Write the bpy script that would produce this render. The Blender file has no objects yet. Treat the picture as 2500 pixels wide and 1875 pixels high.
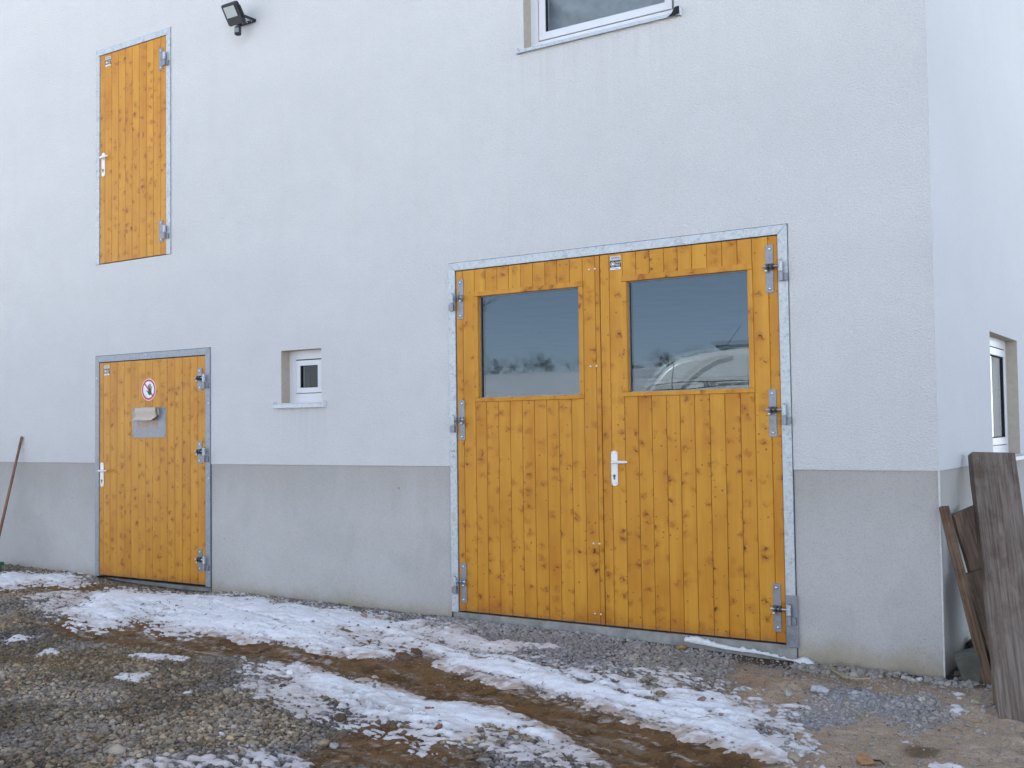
import bpy, math, random
import numpy as np
from math import radians as R, sin, cos, pi
from mathutils import Vector, Matrix

random.seed(7)
S = bpy.context.scene
C = S.collection
CAMZ, CAMY = 1.353, -6.634

# ------------------------------------------------------------------ camera
cd = bpy.data.cameras.new('camera')
cam = bpy.data.objects.new('camera', cd)
C.objects.link(cam)
yaw, pitch, roll = R(-33.524), R(2.348), R(-0.774)
f = Vector((sin(yaw) * cos(pitch), cos(yaw) * cos(pitch), sin(pitch)))
r0 = Vector((cos(yaw), -sin(yaw), 0))
u0 = r0.cross(f)
rr = r0 * cos(roll) + u0 * sin(roll)
uu = -r0 * sin(roll) + u0 * cos(roll)
M = Matrix((rr, uu, -f)).transposed().to_4x4()
M.translation = Vector((0, CAMY, CAMZ))
cam.matrix_world = M
cd.sensor_width = 36.0
cd.lens = 36.0 * 2667.12 / 2500
cd.clip_start = 0.05
cd.clip_end = 2000
S.camera = cam

# ------------------------------------------------------------------ sky, sun, exposure
SUN_EL = R(26)
SUN_DIR = Vector((-0.75, 0.66, 0)).normalized()      # the sun stands low behind the building
w = bpy.data.worlds.new('World')
S.world = w
w.use_nodes = True
nt = w.node_tree
for n in list(nt.nodes):
    nt.nodes.remove(n)
sky = nt.nodes.new('ShaderNodeTexSky')
sky.sky_type = 'NISHITA'
sky.sun_disc = False
sky.sun_elevation = SUN_EL
sky.sun_rotation = math.atan2(SUN_DIR.x, SUN_DIR.y)
sky.altitude = 3000
sky.air_density = 1.0
sky.dust_density = 0.3
sky.ozone_density = 4.0
hs = nt.nodes.new('ShaderNodeHueSaturation')
hs.inputs['Saturation'].default_value = 0.58
bg = nt.nodes.new('ShaderNodeBackground')
bg.inputs['Strength'].default_value = 0.12
wo = nt.nodes.new('ShaderNodeOutputWorld')
nt.links.new(sky.outputs[0], hs.inputs['Color'])
wb = nt.nodes.new('ShaderNodeMix')                    # white balance of the photograph, over the whole sky
wb.data_type = 'RGBA'; wb.blend_type = 'MULTIPLY'
wb.inputs[0].default_value = 1.0
wb.inputs[7].default_value = (1.04, 1.015, 0.972, 1)
nt.links.new(hs.outputs[0], wb.inputs[6])
nt.links.new(wb.outputs[2], bg.inputs['Color'])
nt.links.new(bg.outputs[0], wo.inputs['Surface'])

sl = bpy.data.lights.new('sun', 'SUN')
sl.energy = 5.0
sl.angle = R(0.6)
sl.color = (1.0, 0.93, 0.82)
sun = bpy.data.objects.new('sun', sl)
C.objects.link(sun)
sv = Vector((SUN_DIR.x * cos(SUN_EL), SUN_DIR.y * cos(SUN_EL), sin(SUN_EL)))
sun.rotation_euler = sv.to_track_quat('Z', 'Y').to_euler()

S.view_settings.view_transform = 'Standard'
S.view_settings.look = 'None'
S.view_settings.gamma = 1.0
S.view_settings.use_curve_mapping = False
S.view_settings.exposure = 1.97
S.render.engine = 'CYCLES'
S.cycles.max_bounces = 8
S.cycles.transparent_max_bounces = 12

# ------------------------------------------------------------------ helpers
class MB:
    def __init__(s):
        s.v = []; s.f = []
    def add(s, vs, fs):
        o = len(s.v); s.v += [tuple(p) for p in vs]; s.f += [tuple(i + o for i in q) for q in fs]; return s
    def box(s, x0, x1, y0, y1, z0, z1):
        vs = [(x, y, z) for x in (x0, x1) for y in (y0, y1) for z in (z0, z1)]
        return s.add(vs, [(0, 1, 3, 2), (4, 6, 7, 5), (0, 4, 5, 1), (2, 3, 7, 6), (0, 2, 6, 4), (1, 5, 7, 3)])
    def hexa(s, a, b):                                   # a: 4 points bottom, b: 4 points top
        return s.add(list(a) + list(b), [(3, 2, 1, 0), (4, 5, 6, 7)] + [(i, (i + 1) % 4, 4 + (i + 1) % 4, 4 + i) for i in range(4)])
    def tube(s, pts, r, n=10, caps=True):
        pts = [Vector(p) for p in pts]
        rs = r if isinstance(r, (list, tuple)) else [r] * len(pts)
        o = len(s.v); up = None
        for i, p in enumerate(pts):
            d = (pts[min(i + 1, len(pts) - 1)] - pts[max(i - 1, 0)]).normalized()
            if up is None:
                up = Vector((0, 0, 1)) if abs(d.z) < .9 else Vector((1, 0, 0))
            a = d.cross(up).normalized(); b = d.cross(a).normalized(); up = b.cross(d).normalized() if False else up
            for k in range(n):
                t = 2 * pi * k / n
                s.v.append(tuple(p + (a * cos(t) + b * sin(t)) * rs[i]))
        for i in range(len(pts) - 1):
            for k in range(n):
                k2 = (k + 1) % n
                s.f.append((o + i * n + k, o + i * n + k2, o + (i + 1) * n + k2, o + (i + 1) * n + k))
        if caps:
            s.f.append(tuple(o + k for k in range(n))[::-1])
            s.f.append(tuple(o + (len(pts) - 1) * n + k for k in range(n)))
        return s
    def ball(s, c, r, n=8, m=5, sc=(1, 1, 1)):
        vs = [(c[0], c[1], c[2] + r * sc[2])]
        for i in range(1, m):
            t = pi * i / m
            for k in range(n):
                q = 2 * pi * k / n
                vs.append((c[0] + r * sc[0] * sin(t) * cos(q), c[1] + r * sc[1] * sin(t) * sin(q), c[2] + r * sc[2] * cos(t)))
        vs.append((c[0], c[1], c[2] - r * sc[2]))
        fs = [(0, 1 + k, 1 + (k + 1) % n) for k in range(n)]
        for i in range(m - 2):
            for k in range(n):
                a = 1 + i * n + k; b = 1 + i * n + (k + 1) % n
                fs.append((a, a + n, b + n, b))
        L = len(vs) - 1; o = 1 + (m - 2) * n
        fs += [(L, o + (k + 1) % n, o + k) for k in range(n)]
        return s.add(vs, fs)
    def prism(s, poly, y0, y1, ax='y'):                   # polygon in x,z (ax y) extruded
        n = len(poly)
        if ax == 'y':
            vs = [(p[0], y0, p[1]) for p in poly] + [(p[0], y1, p[1]) for p in poly]
        elif ax == 'x':
            vs = [(y0, p[0], p[1]) for p in poly] + [(y1, p[0], p[1]) for p in poly]
        else:
            vs = [(p[0], p[1], y0) for p in poly] + [(p[0], p[1], y1) for p in poly]
        return s.add(vs, [tuple(range(n)), tuple(range(2 * n - 1, n - 1, -1))] + [(i, n + i, n + (i + 1) % n, (i + 1) % n) for i in range(n)])
    def mesh(s, name):
        me = bpy.data.meshes.new(name); me.from_pydata(s.v, [], s.f); me.validate()
        import bmesh
        b = bmesh.new(); b.from_mesh(me); bmesh.ops.recalc_face_normals(b, faces=b.faces); b.to_mesh(me); b.free()
        return me
    def build(s, name, mat, parent=None, smooth=False, bevel=0, loc=None, label=None, seg=2):
        return obj(name, s.mesh(name), mat, parent, smooth, bevel, loc, label, seg)

def obj(name, me, mat, parent=None, smooth=False, bevel=0, loc=None, label=None, seg=2):
    if mat and not me.materials:
        me.materials.append(mat)
    o = bpy.data.objects.new(name, me); C.objects.link(o)
    if parent: o.parent = parent
    if loc: o.location = loc
    if smooth:
        for p in me.polygons: p.use_smooth = True
    if bevel:
        m = o.modifiers.new('bevel', 'BEVEL'); m.width = bevel; m.segments = seg; m.limit_method = 'ANGLE'; m.angle_limit = R(35)
    if label: o['label'] = label
    return o

def thing(name, label, cat, loc=(0, 0, 0), group=None):
    o = bpy.data.objects.new(name, None); C.objects.link(o)
    o.empty_display_size = .1; o.location = loc
    return tag(o, label, cat, group)
def tag(o, label, cat, group=None):
    o['label'] = label; o['category'] = cat
    if group: o['group'] = group
    return o
def part(name, parent, loc=(0, 0, 0), label=None):
    o = bpy.data.objects.new(name, None); C.objects.link(o); o.parent = parent; o.location = loc
    o.empty_display_size = .1
    if label: o['label'] = label
    return o

def text_mesh(body, size, name='lettering', extrude=0.0005, bold=0.0, align='LEFT', sx=1.0):
    cu = bpy.data.curves.new('t', 'FONT'); cu.body = body; cu.size = size; cu.extrude = extrude
    cu.offset = bold; cu.align_x = align; cu.resolution_u = 3
    t = bpy.data.objects.new('t', cu); C.objects.link(t)
    dg = bpy.context.evaluated_depsgraph_get(); dg.update()
    me = bpy.data.meshes.new_from_object(t.evaluated_get(dg))
    bpy.data.objects.remove(t); bpy.data.curves.remove(cu)
    me.transform(Matrix.Rotation(R(90), 4, 'X') @ Matrix.Diagonal((sx, 1, 1, 1)))
    me.name = name
    return me

# ------------------------------------------------------------------ materials
class NM:
    """small node helper"""
    def __init__(s, name, rough=.6, spec=.5, metal=0):
        s.m = bpy.data.materials.new(name); s.m.use_nodes = True
        s.t = s.m.node_tree; s.b = s.t.nodes['Principled BSDF']
        s.b.inputs['Roughness'].default_value = rough
        s.b.inputs['Specular IOR Level'].default_value = spec
        s.b.inputs['Metallic'].default_value = metal
        s.tc = s.n('ShaderNodeTexCoord'); s.obj = s.tc.outputs['Object']
    def n(s, t, **k):
        q = s.t.nodes.new(t)
        for a, b in k.items(): setattr(q, a, b)
        return q
    def l(s, a, b): s.t.links.new(a, b)
    def map(s, v, scale=(1, 1, 1), loc=(0, 0, 0), rot=(0, 0, 0)):
        q = s.n('ShaderNodeMapping'); s.l(v, q.inputs[0])
        q.inputs['Scale'].default_value = scale; q.inputs['Location'].default_value = loc; q.inputs['Rotation'].default_value = rot
        return q.outputs[0]
    def noise(s, v, scale, detail=3, rough=.5, dist=0):
        q = s.n('ShaderNodeTexNoise'); s.l(v, q.inputs['Vector'])
        q.inputs['Scale'].default_value = scale; q.inputs['Detail'].default_value = detail
        q.inputs['Roughness'].default_value = rough; q.inputs['Distortion'].default_value = dist
        return q.outputs['Fac']
    def vor(s, v, scale, feat='F1', out='Distance', rnd=1):
        q = s.n('ShaderNodeTexVoronoi', feature=feat); s.l(v, q.inputs['Vector']); q.inputs['Scale'].default_value = scale
        q.inputs['Randomness'].default_value = rnd
        return q.outputs[out]
    def ramp(s, v, stops, interp='LINEAR'):
        q = s.n('ShaderNodeValToRGB'); s.l(v, q.inputs[0]); e = q.color_ramp.elements; q.color_ramp.interpolation = interp
        while len(e) < len(stops): e.new(.5)
        for i, (p, c) in enumerate(stops):
            e[i].position = p
            e[i].color = (c, c, c, 1) if not isinstance(c, (tuple, list)) else (*c, 1)
        return q.outputs[0]
    def rng(s, v, a, b, c=0, d=1, smooth=False):
        q = s.n('ShaderNodeMapRange'); s.l(v, q.inputs[0])
        if smooth: q.interpolation_type = 'SMOOTHSTEP'
        for i, x in enumerate((a, b, c, d)): q.inputs[1 + i].default_value = x
        return q.outputs[0]
    def math(s, op, a, b=None):
        q = s.n('ShaderNodeMath', operation=op)
        for i, x in enumerate((a, b)):
            if x is None: continue
            if isinstance(x, (int, float)): q.inputs[i].default_value = x
            else: s.l(x, q.inputs[i])
        return q.outputs[0]
    def mix(s, fac, a, b, mode='MIX'):
        q = s.n('ShaderNodeMix', data_type='RGBA', blend_type=mode)
        for i, x in ((0, fac), (6, a), (7, b)):
            if isinstance(x, (int, float)): q.inputs[i].default_value = x
            elif isinstance(x, tuple): q.inputs[i].default_value = (*x, 1)
            else: s.l(x, q.inputs[i])
        return q.outputs[2]
    def col(s, c):
        if isinstance(c, tuple): s.b.inputs['Base Color'].default_value = (*c, 1)
        else: s.l(c, s.b.inputs['Base Color'])
        return s
    def rough(s, v): s.l(v, s.b.inputs['Roughness']); return s
    def bump(s, h, strength=.5, dist=.01, prev=None):
        q = s.n('ShaderNodeBump'); s.l(h, q.inputs['Height']); q.inputs['Strength'].default_value = strength; q.inputs['Distance'].default_value = dist
        if prev: s.l(prev, q.inputs['Normal'])
        s.l(q.outputs[0], s.b.inputs['Normal']); return q.outputs[0]
    def xyz(s, v):
        q = s.n('ShaderNodeSeparateXYZ'); s.l(v, q.inputs[0]); return q.outputs

def simple(name, c, rough=.6, metal=0, spec=.5, var=0.0, vs=20, bump=0):
    m = NM(name, rough, spec, metal)
    if var:
        k = m.noise(m.obj, vs, 4, .6)
        a = tuple(x * (1 - var) for x in c); b = tuple(min(1, x * (1 + var)) for x in c)
        m.col(m.ramp(k, [(.3, a), (.7, b)]))
        if bump: m.bump(k, bump, .004)
    else: m.col(c)
    return m.m

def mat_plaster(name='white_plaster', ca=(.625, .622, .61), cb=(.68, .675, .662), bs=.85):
    m = NM(name, .95, .15)
    big = m.noise(m.map(m.obj, (.35, .35, .8)), 1.0, 4, .55)
    mid = m.noise(m.obj, 3.2, 4, .6)
    fine = m.noise(m.obj, 95, 3, .6)
    c = m.ramp(big, [(.3, ca), (.7, cb)])
    c = m.mix(m.rng(mid, .35, .7, 0, .16), c, (.52, .52, .52))
    c = m.mix(m.rng(fine, .35, .6, .3, 0), c, (.42, .42, .43))
    # faint stains running down under openings
    st = m.noise(m.map(m.obj, (6, 6, .4)), 1.0, 3, .6)
    c = m.mix(m.rng(st, .55, .8, 0, .13), c, (.52, .49, .45))
    X_, Y_, Z_ = m.xyz(m.obj)
    dr = m.noise(m.map(m.obj, (26, 26, 1.2)), 1.0, 3, .6)
    for x0, x1, zt, ln in ((-6.80, -6.24, 1.56, .45), (-4.29, -3.0, 4.09, .7), (-4.95, -2.3, 2.60, -.35), (-8.30, -8.12, 3.15, .4)):
        k = m.math('MULTIPLY', m.rng(X_, x0 - .03, x0 + .02, 0, 1), m.rng(X_, x1 - .02, x1 + .03, 1, 0))
        k = m.math('MULTIPLY', k, m.math('MULTIPLY', m.rng(Z_, zt - ln, zt, 0, 1), m.rng(Z_, zt, zt + .001, 1, 0) if ln > 0 else 1.0))
        if ln < 0: k = m.math('MULTIPLY', k, m.rng(Z_, zt, zt + .12, 1, 0))
        c = m.mix(m.math('MULTIPLY', k, m.rng(dr, .45, .68, 0, .15)), c, (.40, .37, .33))
    spk = m.vor(m.obj, 1.3)
    c = m.mix(m.rng(spk, .006, .012, .7, 0), c, (.12, .11, .10))
    m.col(c)
    g = m.vor(m.obj, 130, 'SMOOTH_F1')
    h = m.math('ADD', m.math('MULTIPLY', g, .6), m.noise(m.map(m.obj, (1, 1, 1.6)), 62, 4, .68))
    p = m.bump(h, bs, .010)
    return m.m
def mat_render(name, a, b, warm):
    m = NM(name, .92, .2)
    z = m.xyz(m.obj)[2]
    n1 = m.noise(m.map(m.obj, (.8, .8, 1.1)), 1.3, 5, .6)
    n2 = m.noise(m.obj, 7, 4, .6)
    n3 = m.noise(m.obj, 120, 2, .6)
    c = m.ramp(n1, [(.32, a), (.68, b)])
    c = m.mix(m.rng(n2, .4, .75, 0, .25), c, warm)
    # damp, darker mottled band under the top edge with runs of its own shape
    run = m.noise(m.map(m.obj, (1.9, 1.9, .35)), 1.4, 4, .6)
    top = m.math('ADD', z, m.math('MULTIPLY', run, .75))
    c = m.mix(m.rng(top, 1.0, 1.5, 0, .7, True), c, tuple(x * .84 for x in warm))
    blot = m.noise(m.map(m.obj, (1, 1, .7)), 2.2, 5, .62, .5)
    c = m.mix(m.rng(blot, .50, .64, 0, .3, True), c, tuple(x * .84 for x in a))
    # dirt splash at the foot
    lo = m.math('ADD', z, m.math('MULTIPLY', m.noise(m.obj, 2.6, 5, .7), .30))
    c = m.mix(m.rng(lo, .06, .24, .8, 0, True), c, (.34, .29, .20))
    c = m.mix(m.rng(lo, -.02, .10, .85, 0, True), c, (.22, .205, .17))
    spl = m.vor(m.obj, 42)
    c = m.mix(m.math('MULTIPLY', m.rng(spl, .16, .24, .6, 0), m.math('MULTIPLY', m.rng(z, .02, .38, 1, 0), m.rng(m.noise(m.obj, 3.0, 3, .6), .48, .62, 0, 1))), c, (.24, .19, .13))
    sp = m.vor(m.obj, 3.3)
    c = m.mix(m.rng(sp, .012, .03, .8, 0), c, (.05, .045, .04))
    c = m.mix(m.rng(n3, .35, .5, .22, 0), c, (.16, .155, .15))
    m.col(c)
    m.bump(m.noise(m.obj, 150, 3, .6), .28, .004, m.bump(n2, .25, .02))
    return m.m
def mat_wood():
    m = NM('varnished_spruce', .45, .28)
    oi = m.n('ShaderNodeObjectInfo')
    rnd = oi.outputs['Random']
    off = m.n('ShaderNodeCombineXYZ')
    m.l(m.math('MULTIPLY', rnd, 37.3), off.inputs[0]); m.l(m.math('MULTIPLY', rnd, 91.7), off.inputs[2])
    va = m.n('ShaderNodeVectorMath', operation='ADD'); m.l(m.obj, va.inputs[0]); m.l(off.outputs[0], va.inputs[1])
    v = va.outputs[0]
    # warp for knots
    wn = m.n('ShaderNodeTexNoise'); m.l(v, wn.inputs['Vector']); wn.inputs['Scale'].default_value = 24; wn.inputs['Detail'].default_value = 3
    ws = m.n('ShaderNodeVectorMath', operation='SUBTRACT'); m.l(wn.outputs['Color'], ws.inputs[0]); ws.inputs[1].default_value = (.5, .5, .5)
    wk = m.n('ShaderNodeVectorMath', operation='SCALE'); m.l(ws.outputs[0], wk.inputs[0]); wk.inputs['Scale'].default_value = .075
    wa = m.n('ShaderNodeVectorMath', operation='ADD'); m.l(v, wa.inputs[0]); m.l(wk.outputs[0], wa.inputs[1])
    vw = wa.outputs[0]
    def flat(vec, sx, sz, lx=0):
        q = m.n('ShaderNodeSeparateXYZ'); m.l(vec, q.inputs[0]); c_ = m.n('ShaderNodeCombineXYZ')
        m.l(m.math('MULTIPLY', q.outputs[0], sx), c_.inputs[0]); m.l(m.math('ADD', m.math('MULTIPLY', q.outputs[2], sz), lx), c_.inputs[1])
        return c_.outputs[0]
    def knots(vec, sx, sz, lx, thr):
        vo = m.n('ShaderNodeTexVoronoi', feature='F1', voronoi_dimensions='2D'); m.l(flat(vec, sx, sz, lx), vo.inputs['Vector'])
        vo.inputs['Scale'].default_value = 1
        sel = m.n('ShaderNodeSeparateColor'); m.l(vo.outputs['Color'], sel.inputs[0])
        on = m.math('LESS_THAN', sel.outputs[0], thr)
        return vo.outputs['Distance'], on, sel.outputs[1]
    d1, on1, s1 = knots(vw, 10, 12, 0, .48)      # clear knots with a flame round them
    d2, on2, s2 = knots(v, 19, 21, 7, .17)     # small dark pin knots
    long = m.noise(m.map(v, (14, 14, .55)), 1.0, 3, .55, .4)
    grain = m.noise(m.map(v, (150, 150, 2.2)), 1.0, 3, .6, .3)
    tone = m.noise(m.map(v, (1.5, 1.5, 1.1)), 1.7, 3, .6)
    c = m.ramp(long, [(.3, (.54, .238, .016)), (.7, (.66, .325, .034))])
    c = m.mix(m.rng(grain, .35, .65, .25, 0), c, (.36, .15, .013))
    c = m.mix(m.rng(tone, .42, .72, 0, .6, True), c, (.42, .145, .008))
    c = m.mix(m.rng(rnd, 0, 1, 0, .30), c, (.44, .165, .010))
    soft = m.math('MULTIPLY', m.rng(d1, .05, .60, .7, 0, True), on1)
    c = m.mix(m.math('MULTIPLY', soft, m.rng(m.noise(m.map(vw, (9, 9, 20)), 1.0, 3, .6), .40, .6, .1, 1.0)), c, (.36, .115, .006))
    gate = m.rng(m.noise(m.map(v, (1, 1, .8)), 2.1, 2, .5), .40, .56, .10, 1.0)
    on1 = m.math('MULTIPLY', on1, gate)
    halo = m.math('MULTIPLY', m.rng(d1, .03, .36, 1.0, 0, True), on1)
    hn = m.noise(m.map(vw, (16, 16, 52)), 1.0, 3, .65)
    halo = m.math('MULTIPLY', halo, m.rng(hn, .42, .60, .0, 1.0))
    c = m.mix(m.math('MULTIPLY', halo, .68), c, (.21, .060, .004))
    core = m.math('MULTIPLY', m.rng(m.math('DIVIDE', d1, m.math('ADD', m.math('MULTIPLY', s1, .9), .45)), .05, .095, 1, 0), on1)
    c = m.mix(m.math('MULTIPLY', core, .92), c, (.070, .020, .004))
    core2 = m.math('MULTIPLY', m.rng(m.math('ADD', d2, m.math('MULTIPLY', s2, .10)), .08, .19, 1, 0), on2)
    c = m.mix(m.math('MULTIPLY', core2, .7), c, (.09, .03, .006))
    geo = m.n('ShaderNodeNewGeometry'); pz_ = m.xyz(geo.outputs['Position'])[2]
    stain = m.math('ADD', pz_, m.math('MULTIPLY', m.noise(geo.outputs['Position'], 3.4, 5, .7), .55))
    c = m.mix(m.rng(stain, .20, .42, .6, 0, True), c, (.33, .095, .008))
    dirt = m.math('ADD', pz_, m.math('MULTIPLY', m.noise(geo.outputs['Position'], 24, 5, .75), .16))
    c = m.mix(m.rng(dirt, .07, .12, .45, 0), c, (.16, .11, .07))
    m.col(c)
    m.rough(m.rng(grain, .3, .7, .36, .5))
    m.bump(grain, .12, .003)
    return m.m
def mat_galv(name='galvanised_steel', a=(.36, .395, .41), b=(.54, .575, .59), rough=.45, metal=.30):
    m = NM(name, rough, .5, metal)
    n1 = m.noise(m.map(m.obj, (1, 1, 1)), 14, 5, .7, .6)
    n2 = m.vor(m.obj, 70, 'F1', 'Color')
    c = m.ramp(n1, [(.3, a), (.52, b), (.75, a)])
    sc = m.n('ShaderNodeSeparateColor'); m.l(n2, sc.inputs[0])
    c = m.mix(m.rng(sc.outputs[0], 0, 1, .0, .22), c, tuple(x * .7 for x in a))
    st = m.noise(m.obj, 45, 4, .75)
    c = m.mix(m.rng(st, .56, .66, 0, .6), c, (.17, .18, .19))
    m.col(c); m.rough(m.rng(n1, .3, .7, rough - .08, rough + .15))
    m.bump(n1, .15, .003)
    return m.m
def mat_glass(name, gain=2.0, tint=(.75, .80, .80), coat=(.95, .97, 1)):
    m = NM(name)
    t = m.t; t.nodes.remove(m.b)
    out = t.nodes['Material Output']
    fr = m.n('ShaderNodeFresnel'); fr.inputs['IOR'].default_value = 1.5
    gl = m.n('ShaderNodeBsdfGlossy'); gl.inputs['Roughness'].default_value = 0.0; gl.inputs['Color'].default_value = (*coat, 1)
    tr = m.n('ShaderNodeBsdfTransparent'); tr.inputs['Color'].default_value = (*tint, 1)
    mx = m.n('ShaderNodeMixShader')
    k = m.math('MINIMUM', m.math('MULTIPLY', fr.outputs[0], gain), 1.0)
    m.l(k, mx.inputs[0]); m.l(tr.outputs[0], mx.inputs[1]); m.l(gl.outputs[0], mx.inputs[2]); m.l(mx.outputs[0], out.inputs['Surface'])
    return m.m
def mat_oldwood(name, a, b, dark):
    m = NM(name, .85, .25)
    n1 = m.noise(m.map(m.obj, (42, 42, 1.6)), 1.0, 6, .7, .3)
    n2 = m.noise(m.map(m.obj, (5, 5, 2.2)), 1.6, 5, .65, .3)
    n3 = m.noise(m.map(m.obj, (110, 110, 3)), 1.0, 3, .6)
    c = m.ramp(n1, [(.32, a), (.68, b)])
    c = m.mix(m.rng(n2, .44, .66, 0, .6, True), c, dark)
    c = m.mix(m.rng(m.noise(m.map(m.obj, (14, 14, 5)), 1.3, 5, .8), .62, .74, 0, .4), c, (.34, .32, .30))
    kn = m.vor(m.map(m.obj, (1, 1, .7)), 6.5)
    c = m.mix(m.rng(kn, .05, .10, .75, 0), c, tuple(x * .4 for x in dark))
    c = m.mix(m.rng(n3, .35, .5, .5, 0), c, tuple(x * .55 for x in dark))
    m.col(c)
    m.bump(n3, .5, .004, m.bump(n1, .5, .008))
    return m.m
def mat_vcol(name, rough=.9, spec=.2, fine=None, bumpd=.004, scale=220):
    m = NM(name, rough, spec)
    a = m.n('ShaderNodeAttribute', attribute_name='tint')
    c = a.outputs['Color']
    if fine:
        n = m.noise(m.obj, scale, 4, .75)
        c = m.mix(1.0, c, m.ramp(n, [(.25, fine[0]), (.75, fine[1])]), 'MULTIPLY')
        m.bump(n, .9, bumpd, m.bump(m.noise(m.obj, 38, 5, .7), .8, .02))
    m.col(c)
    return m.m
def mat_snow():
    m = NM('old_snow', .75, .35)
    a = m.n('ShaderNodeAttribute', attribute_name='tint')
    n = m.noise(m.obj, 150, 4, .7)
    n2 = m.noise(m.obj, 28, 5, .7)
    c = m.mix(m.rng(n, .64, .80, 0, .35), a.outputs['Color'], (.34, .28, .24))
    m.col(c)
    m.bump(n, .55, .006, m.bump(n2, .7, .02))
    m.b.inputs['Subsurface Weight'].default_value = .0
    return m.m

MT = dict(
    plaster=mat_plaster(),
    plinth=mat_render('grey_render', (.425, .42, .40), (.49, .482, .46), (.445, .41, .37)),
    reveal=simple('beige_plaster', (.44, .385, .315), .9, var=.08, vs=25, bump=.3),
    wood=mat_wood(),
    galv=mat_galv(),
    galv2=mat_galv('dull_zinc', (.19, .205, .235), (.27, .285, .315), .42, .5),
    galv3=mat_galv('blue_grey_zinc', (.21, .235, .26), (.30, .33, .36), .45, .3),
    bright=simple('bright_zinc', (.72, .72, .72), .28, 1.0),
    darkbolt=simple('greased_steel', (.10, .10, .11), .4, .7, var=.3, vs=90),
    beadm=simple('pale_corner_bead', (.56, .56, .55), .6, var=.1, vs=20),
    black=simple('black_plastic', (.016, .017, .022), .5, var=.2),
    seal=simple('dark_gap', (.012, .011, .012), .9),
    pvc=simple('white_plastic', (.64, .65, .67), .32, var=.02, vs=4),
    alu=simple('white_enamel', (.76, .75, .76), .3),
    sill=mat_galv('pale_aluminium', (.42, .46, .48), (.52, .56, .58), .38, .3),
    glass=mat_glass('window_glass', 1.7, (.6, .66, .66), (.74, .86, 1.0)),
    glass_thin=mat_glass('window_glass_clear', 1.5, (.9, .93, .93)),
    curtain=simple('grey_curtain', (.33, .36, .38), .9, var=.15, vs=9),
    inside=simple('dim_interior', (.13, .12, .11), .9, var=.2, vs=3),
    concrete=simple('concrete', (.27, .265, .245), .9, var=.3, vs=9, bump=.5),
    darkconcrete=simple('dirty_concrete', (.10, .10, .08), .9, var=.35, vs=14, bump=.6),
    film=simple('cream_paper', (.52, .45, .37), .75, var=.04, vs=6),
    steelplate=mat_galv('brushed_steel_plate', (.23, .235, .26), (.29, .295, .32), .45, .3),
    white=simple('white_print', (.80, .80, .80), .5),
    red=simple('red_print', (.44, .025, .05), .45),
    print_black=simple('black_print', (.012, .012, .016), .5),
    print_grey=simple('grey_print', (.30, .33, .36), .5),
    cutout=simple('bare_wood_in_cutout', (.50, .25, .09), .6, var=.2, vs=40),
    beam=mat_oldwood('weathered_plank', (.135, .102, .080), (.25, .208, .172), (.095, .060, .042)),
    beam2=mat_oldwood('brown_lumber', (.115, .070, .045), (.20, .135, .09), (.045, .028, .02)),
    soil=mat_vcol('ground_soil', .93, .2, (.40, 1.50), .012, 170),
    stone=mat_vcol('gravel_stone', .85, .25, (.7, 1.25), .002, 300),
    snow=mat_snow(),
    snow_plain=simple('clean_snow', (.78, .79, .81), .8, var=.06, vs=60, bump=.6),
)

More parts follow.
